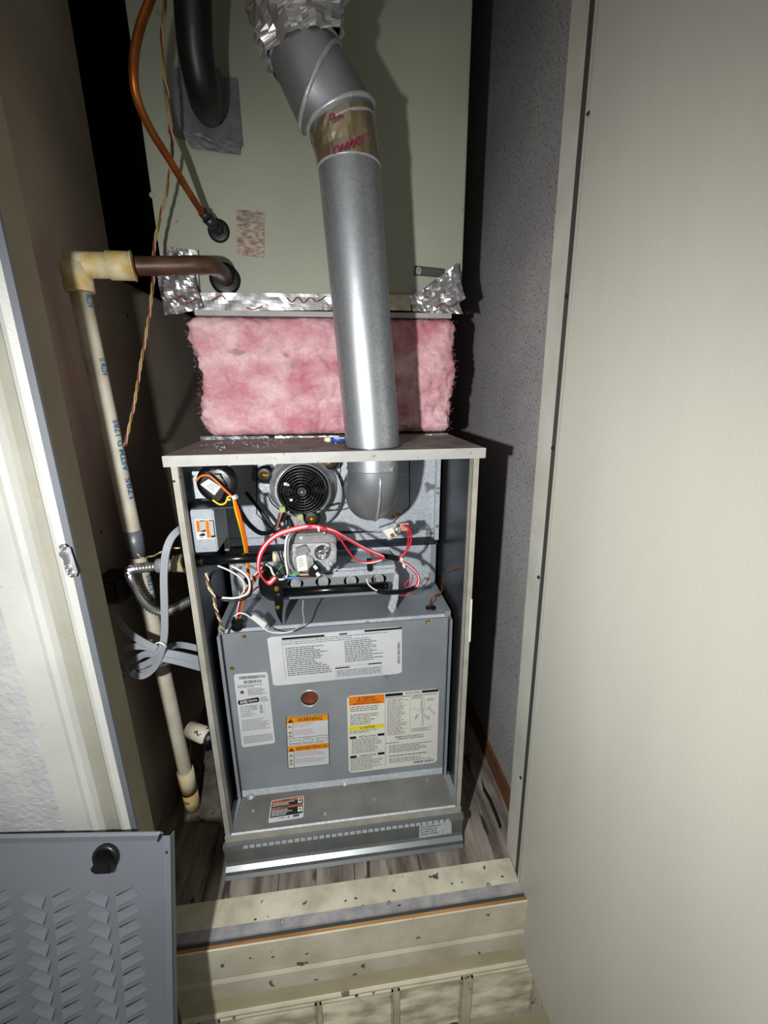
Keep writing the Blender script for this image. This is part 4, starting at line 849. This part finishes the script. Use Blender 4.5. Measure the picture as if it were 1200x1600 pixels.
# blue lettering along the pipe
ax = (top_p-bot_p).normalized(); 
def pipe_text(t, y0, y1, par, size=.5):
    vs, fs = text_mesh(t,0,0,0,0,bold=.03); p0 = onpipe(y1); p1 = onpipe(y0)      # reads upward
    view = (CAM-p0); view = (view-ax*view.dot(ax)).normalized(); rt = view.cross(ax) ; out = []
    ctr = (view*.72 - rt*-.69).normalized() if False else (view*.72+(-rt if rt.x < 0 else rt)*.62).normalized()
    side_ = ctr.cross(ax)
    for x, y in vs:
        a = (y-.5)*size; d = ctr*math.cos(a)+side_*math.sin(a); out.append(p0.lerp(p1, x)+d*.01405)
    me = bpy.data.meshes.new('print'); me.from_pydata(out, [], fs); me.update(); link('print', me, 'inkblue', par)
pipe_text('ASTM D 1785', 655, 735, vp, .62); pipe_text('ASTM D', 560, 588, vp, .62); pipe_text('1785', 745, 778, vp, .62); pipe_text('ASTM', 460, 482, vp, .62); pipe_text('D 1785', 895, 935, vp, .62)

# gas connector and whip outside the cabinet
GC = thing('gas_connector', 'silver corrugated flexible gas connector with brass nut at the furnace left side', 'pipe')
b = sleeve([(262,883,.048),(240,885,.05),(215,888,.055),(204,891,.06),(204,900,.065),(210,915,.07),(221,935,.07),(236,950,.065),(255,957,.06),(275,950,.055),(306,934,.05)], .05, .0082, 'corrugated_hose', 'chrome', .0052, GC)
B().tube([at(246,884,Y=.048), at(264,882,Y=.048)], .0115, 16).build('end_sleeve', 'alum', GC)
b = B(); b.tube([at(272,882,Y=.048), at(283,881,Y=.048)], .0145, 6, smooth=False).tube([at(283,881,Y=.048), at(288,880,Y=.048)], .016, 6, smooth=False); b.build('hex_nut', 'nutbrass', GC)
B().tube([at(262,883,Y=.048), at(274,882,Y=.048)], .0085, 12).build('nipple', 'greycast', GC)
PW = thing('power_cord', 'grey ribbed power cord coiled and tied, plugged in at the left wall', 'cord')
def flatcord(pp, Y, par=PW, r=.0024, name='cord'):
    P = smooth_path(path(pp, Y), 9); b = B()
    for s in (-1, 0, 1):
        Q = []
        for i, p in enumerate(P):
            T = (P[min(i+1,len(P)-1)]-P[max(i-1,0)]).normalized(); v = (p-CAM).normalized(); sd = T.cross(v).normalized(); Q.append(p+sd*s*r*1.25)
        b.tube(Q, r, 8)
    return b.build(name, 'cord', par)
flatcord([(292,822,.03),(280,828,.012),(267,842,.0),(259,865,-.008),(256,900,-.01),(257,950,-.01),(257,990,-.008),(252,1018,-.006),(243,1040,.0),(228,1054,.005),(213,1056,.01),(205,1049,.012)], 0.)
flatcord([(168,940,.085),(180,962,.07),(197,985,.04),(220,1001,.015),(245,1014,.0)], .03)
flatcord([(250,1018,.0),(225,1010,.01),(198,1012,.02),(182,1020,.03),(180,1034,.035),(196,1044,.03),(222,1040,.015),(250,1025,.002)], .02)
flatcord([(250,1022,.0),(228,1022,.012),(212,1030,.02),(200,1040,.026),(212,1052,.02),(236,1046,.008),(252,1030,.0)], .02)
flatcord([(250,1018,.004),(268,1010,.03),(285,1008,.05),(322,1016,.06)], .03)
flatcord([(255,1020,.002),(280,1024,.01),(325,1034,.03)], .02, r=.0027); flatcord([(255,1028,.0),(282,1034,.01),(325,1046,.03)], .02, r=.0027)
B().tube(smooth_path([at(243,1006,Y=-.012), at(250,1004,Y=-.016), at(258,1008,Y=-.014), at(259,1012,Y=-.008)], 5), .0013, 6).build('twist_tie', 'w_white', PW)
pl = at(160,918,X=XL); pl = Vector((XL, pl.y, pl.z))
b = B(); b.slab([Vector((XL+.001, pl.y+a, pl.z+c_)) for a, c_ in ((-.03,.022),(.03,.022),(.03,-.012),(.018,-.026),(-.012,-.026),(-.03,-.012))], (.035,0,0)); b.build('plug', 'blackplastic', PW, bevel=.003)
WT = thing('wire_pair', 'short pale twisted wire pair taped to the drain pipe beside the furnace', 'wire')
twist([(213,866,.10),(222,871,.09),(240,868,.05),(262,858,.02),(280,856,.01)], .05, ('w_white','w_dyellow','w_brown'), r=.001, R=.0014, pitch=.04, parent=WT)
# short white stub pipe behind
ST = B().tube([at(297,1139,Y=.10), at(327,1152,Y=.075)], [.0155,.0155], 20).build('drain_stub', 'pvc', None); tag(ST, 'short white plastic stub with black scribble low at the furnace left side', 'pipe')
scribble([(303,1146),(306,1142),(309,1150),(313,1147),(318,1152)], .07, 'black', .0007, ST)
RB = B().tube([at(322,1147,Y=.085), at(334,1160,Y=.07)], .018, 14).build('rubber_boot', 'rubber'); tag(RB, 'black rubber boot between the white stub and the furnace side', 'pipe')
# strike plate on casing edge
SP = thing('strike_plate', 'silver latch keeper screwed to the white left door casing', 'latch')
Ys = Yc-.006
b = B(); b.slab([at(x,y,Y=Ys) for x,y in ((91,852),(110,855),(122,893),(119,901),(104,898))], (0,-.0014,0)); b.build('plate', 'alum', SP, bevel=.0005)
B().slab([at(x,y,Y=Ys-.0014) for x,y in ((94,860),(107,862),(111,877),(103,884),(101,872),(95,868))], (0,-.004,0)).build('keeper_tongue', 'chrome', SP, bevel=.0012)
for (x, y) in ((99,855),(108,888),(112,897)): screw(SP, at(x,y,Y=Ys-.0014), (0,-1,0), .0026, 'chrome', hexhead=False)
# lighter tube on the cover
LT = thing('small_tube', 'tiny blue and white plastic tube lying behind the flue pipe on the furnace top', 'tube')
a_, b2 = at(507,687,Z=HT+.0055), at(540,687,Z=HT+.0055); b2.y = a_.y-.004
B().tube([a_.lerp(b2,.3), b2], .0048, 14).build('barrel', 'blueplastic', LT); B().tube([a_, a_.lerp(b2,.15), a_.lerp(b2,.31)], [.003,.0046,.0046], 14).build('cap', 'creamplastic', LT)
B().slab([a_.lerp(b2,.45)+Vector((0,-.0047,.002)), a_.lerp(b2,.95)+Vector((0,-.0047,.002)), a_.lerp(b2,.95)+Vector((0,-.0035,.0036)), a_.lerp(b2,.45)+Vector((0,-.0035,.0036))], (0,-.0004,.0002)).build('stripe', 'w_white', LT)

# ================================================================== LEANING FURNACE DOOR
FD = thing('furnace_door', 'blue grey louvered furnace door leaning at lower left with black knob', 'panel')
T0 = Vector((-.21788,-.18009,.363)); U = Vector((-.99353,.11355,0)).normalized(); VV = Vector((.01184,-.27087,-.96254)); 
Nn = U.cross(VV).normalized(); 
if Nn.y > 0: Nn = -Nn
V2 = Nn.cross(U).normalized()
if V2.z > 0: V2 = -V2
def dp(s, t, h=0): return T0+U*s+V2*t+Nn*h
Wd, Hd = .44, .62
b = B(); b.slab([dp(.0145,.0015), dp(Wd,.0015), dp(Wd,Hd), dp(.0145,Hd)], Nn*-.0012); panel = b.build('sheet', 'fdoor', FD)
b = B(); b.slab([dp(.017,.0,.0005), dp(Wd,.0,.0005), dp(Wd,.0025,.0032), dp(.0165,.0025,.0032)], Nn*-.0015); b.slab([dp(.0165,.0025,.0032), dp(Wd,.0025,.0032), dp(Wd,.0105,.0010), dp(.016,.0105,.0010)], Nn*-.0015); b.build('top_lip', 'fdoor', FD)
b = B(); b.slab([dp(.0,.0,.008), dp(.0105,.0,.008), dp(.0105,Hd,.008), dp(.0,Hd,.008)], Nn*-.0015); b.slab([dp(.0105,.0,.008), dp(.0150,.003,.0), dp(.0150,Hd,.0), dp(.0105,Hd,.008)], Nn*-.0015)
b.slab([dp(.0,.0,.008), dp(.0012,.0,.008), dp(.0012,Hd,.008), dp(.0,Hd,.008)], Nn*-.009); b.build('side_lip', 'fdoor', FD)
B().disc(dp(.0055,.020,.0078), Nn, .0016, .0008, 12).build('screw_hole', 'slit', FD)
B().slab([dp(.0125,.0,.0045), dp(.0165,.0,.0040), dp(.0205,.0105,.002), dp(.019,.0115,.002)], Nn*.0006).build('corner_notch', 'slit', FD)
# louvers
def louver_mesh(mir):
    pts = [(.0,.0095),(.0205,.0),(.029,.009),(.0024,.0212)]
    b = B(); s = -1 if mir else 1
    base = [Vector((s*x, y, 0)) for x, y in pts]
    hs = (.0026,.0010,.0010,.0046) if not mir else (.0012,.0014,.0032,.0046)
    topv = [p+Vector((0,0,h_)) for p, h_ in zip(base, hs)]
    b.add(base+topv, [(4,5,6,7)], 0)
    if not mir: b.add(base+topv, [(1,2,6,5),(2,3,7,6)], 0); b.add(base+topv, [(0,1,5,4),(3,0,4,7)], 1)
    else: b.add(base+topv, [(0,1,5,4),(2,3,7,6),(3,0,4,7)], 0); b.add(base+topv, [(1,2,6,5)], 1)
    return b
def louver_obj(mir):
    o = louver_mesh(mir).build('louver', ['fdoor', 'slit'], FD)
    return o
mA = louver_obj(False); mB = louver_obj(True)
# local frame: x along -U (to the right), y down the sheet, z out
def place(o, s, t):
    mtx = Matrix((-U, V2, Nn)).transposed().to_4x4(); mtx.translation = dp(s, t, .0001); o.matrix_world = mtx; o.parent = FD
first = {0: True, 1: True}
for c_ in range(10):
    mir = c_ % 2 == 1
    for r_ in range(13):
        src = mB if mir else mA
        if first[int(mir)]: o = src; first[int(mir)] = False
        else: o = src.copy(); COL.objects.link(o)
        drift = -.0014*r_*1.0
        if not mir: place(o, .0733+c_*.0397+drift, .0702+.0203*r_)
        else: place(o, .0832+(c_-1)*.0397+drift, .0706+.0203*r_)
# knob
kb = B().lathe(dp(.0842,.0285,0), Nn, [(0,.0155),(.002,.0163),(.0055,.0163),(.007,.0145),(.0075,.012),(.005,.011),(.005,0)], 32).build('knob', 'blackplastic', FD)
b = B(); b.slab([dp(.097,.0355,.005), dp(.090,.025,.005), dp(.0725,.026,.005), dp(.0705,.040,.005), dp(.0905,.0405,.005)], Nn*.011); b.build('pointer_grip', 'blackplastic', kb, bevel=.0015)
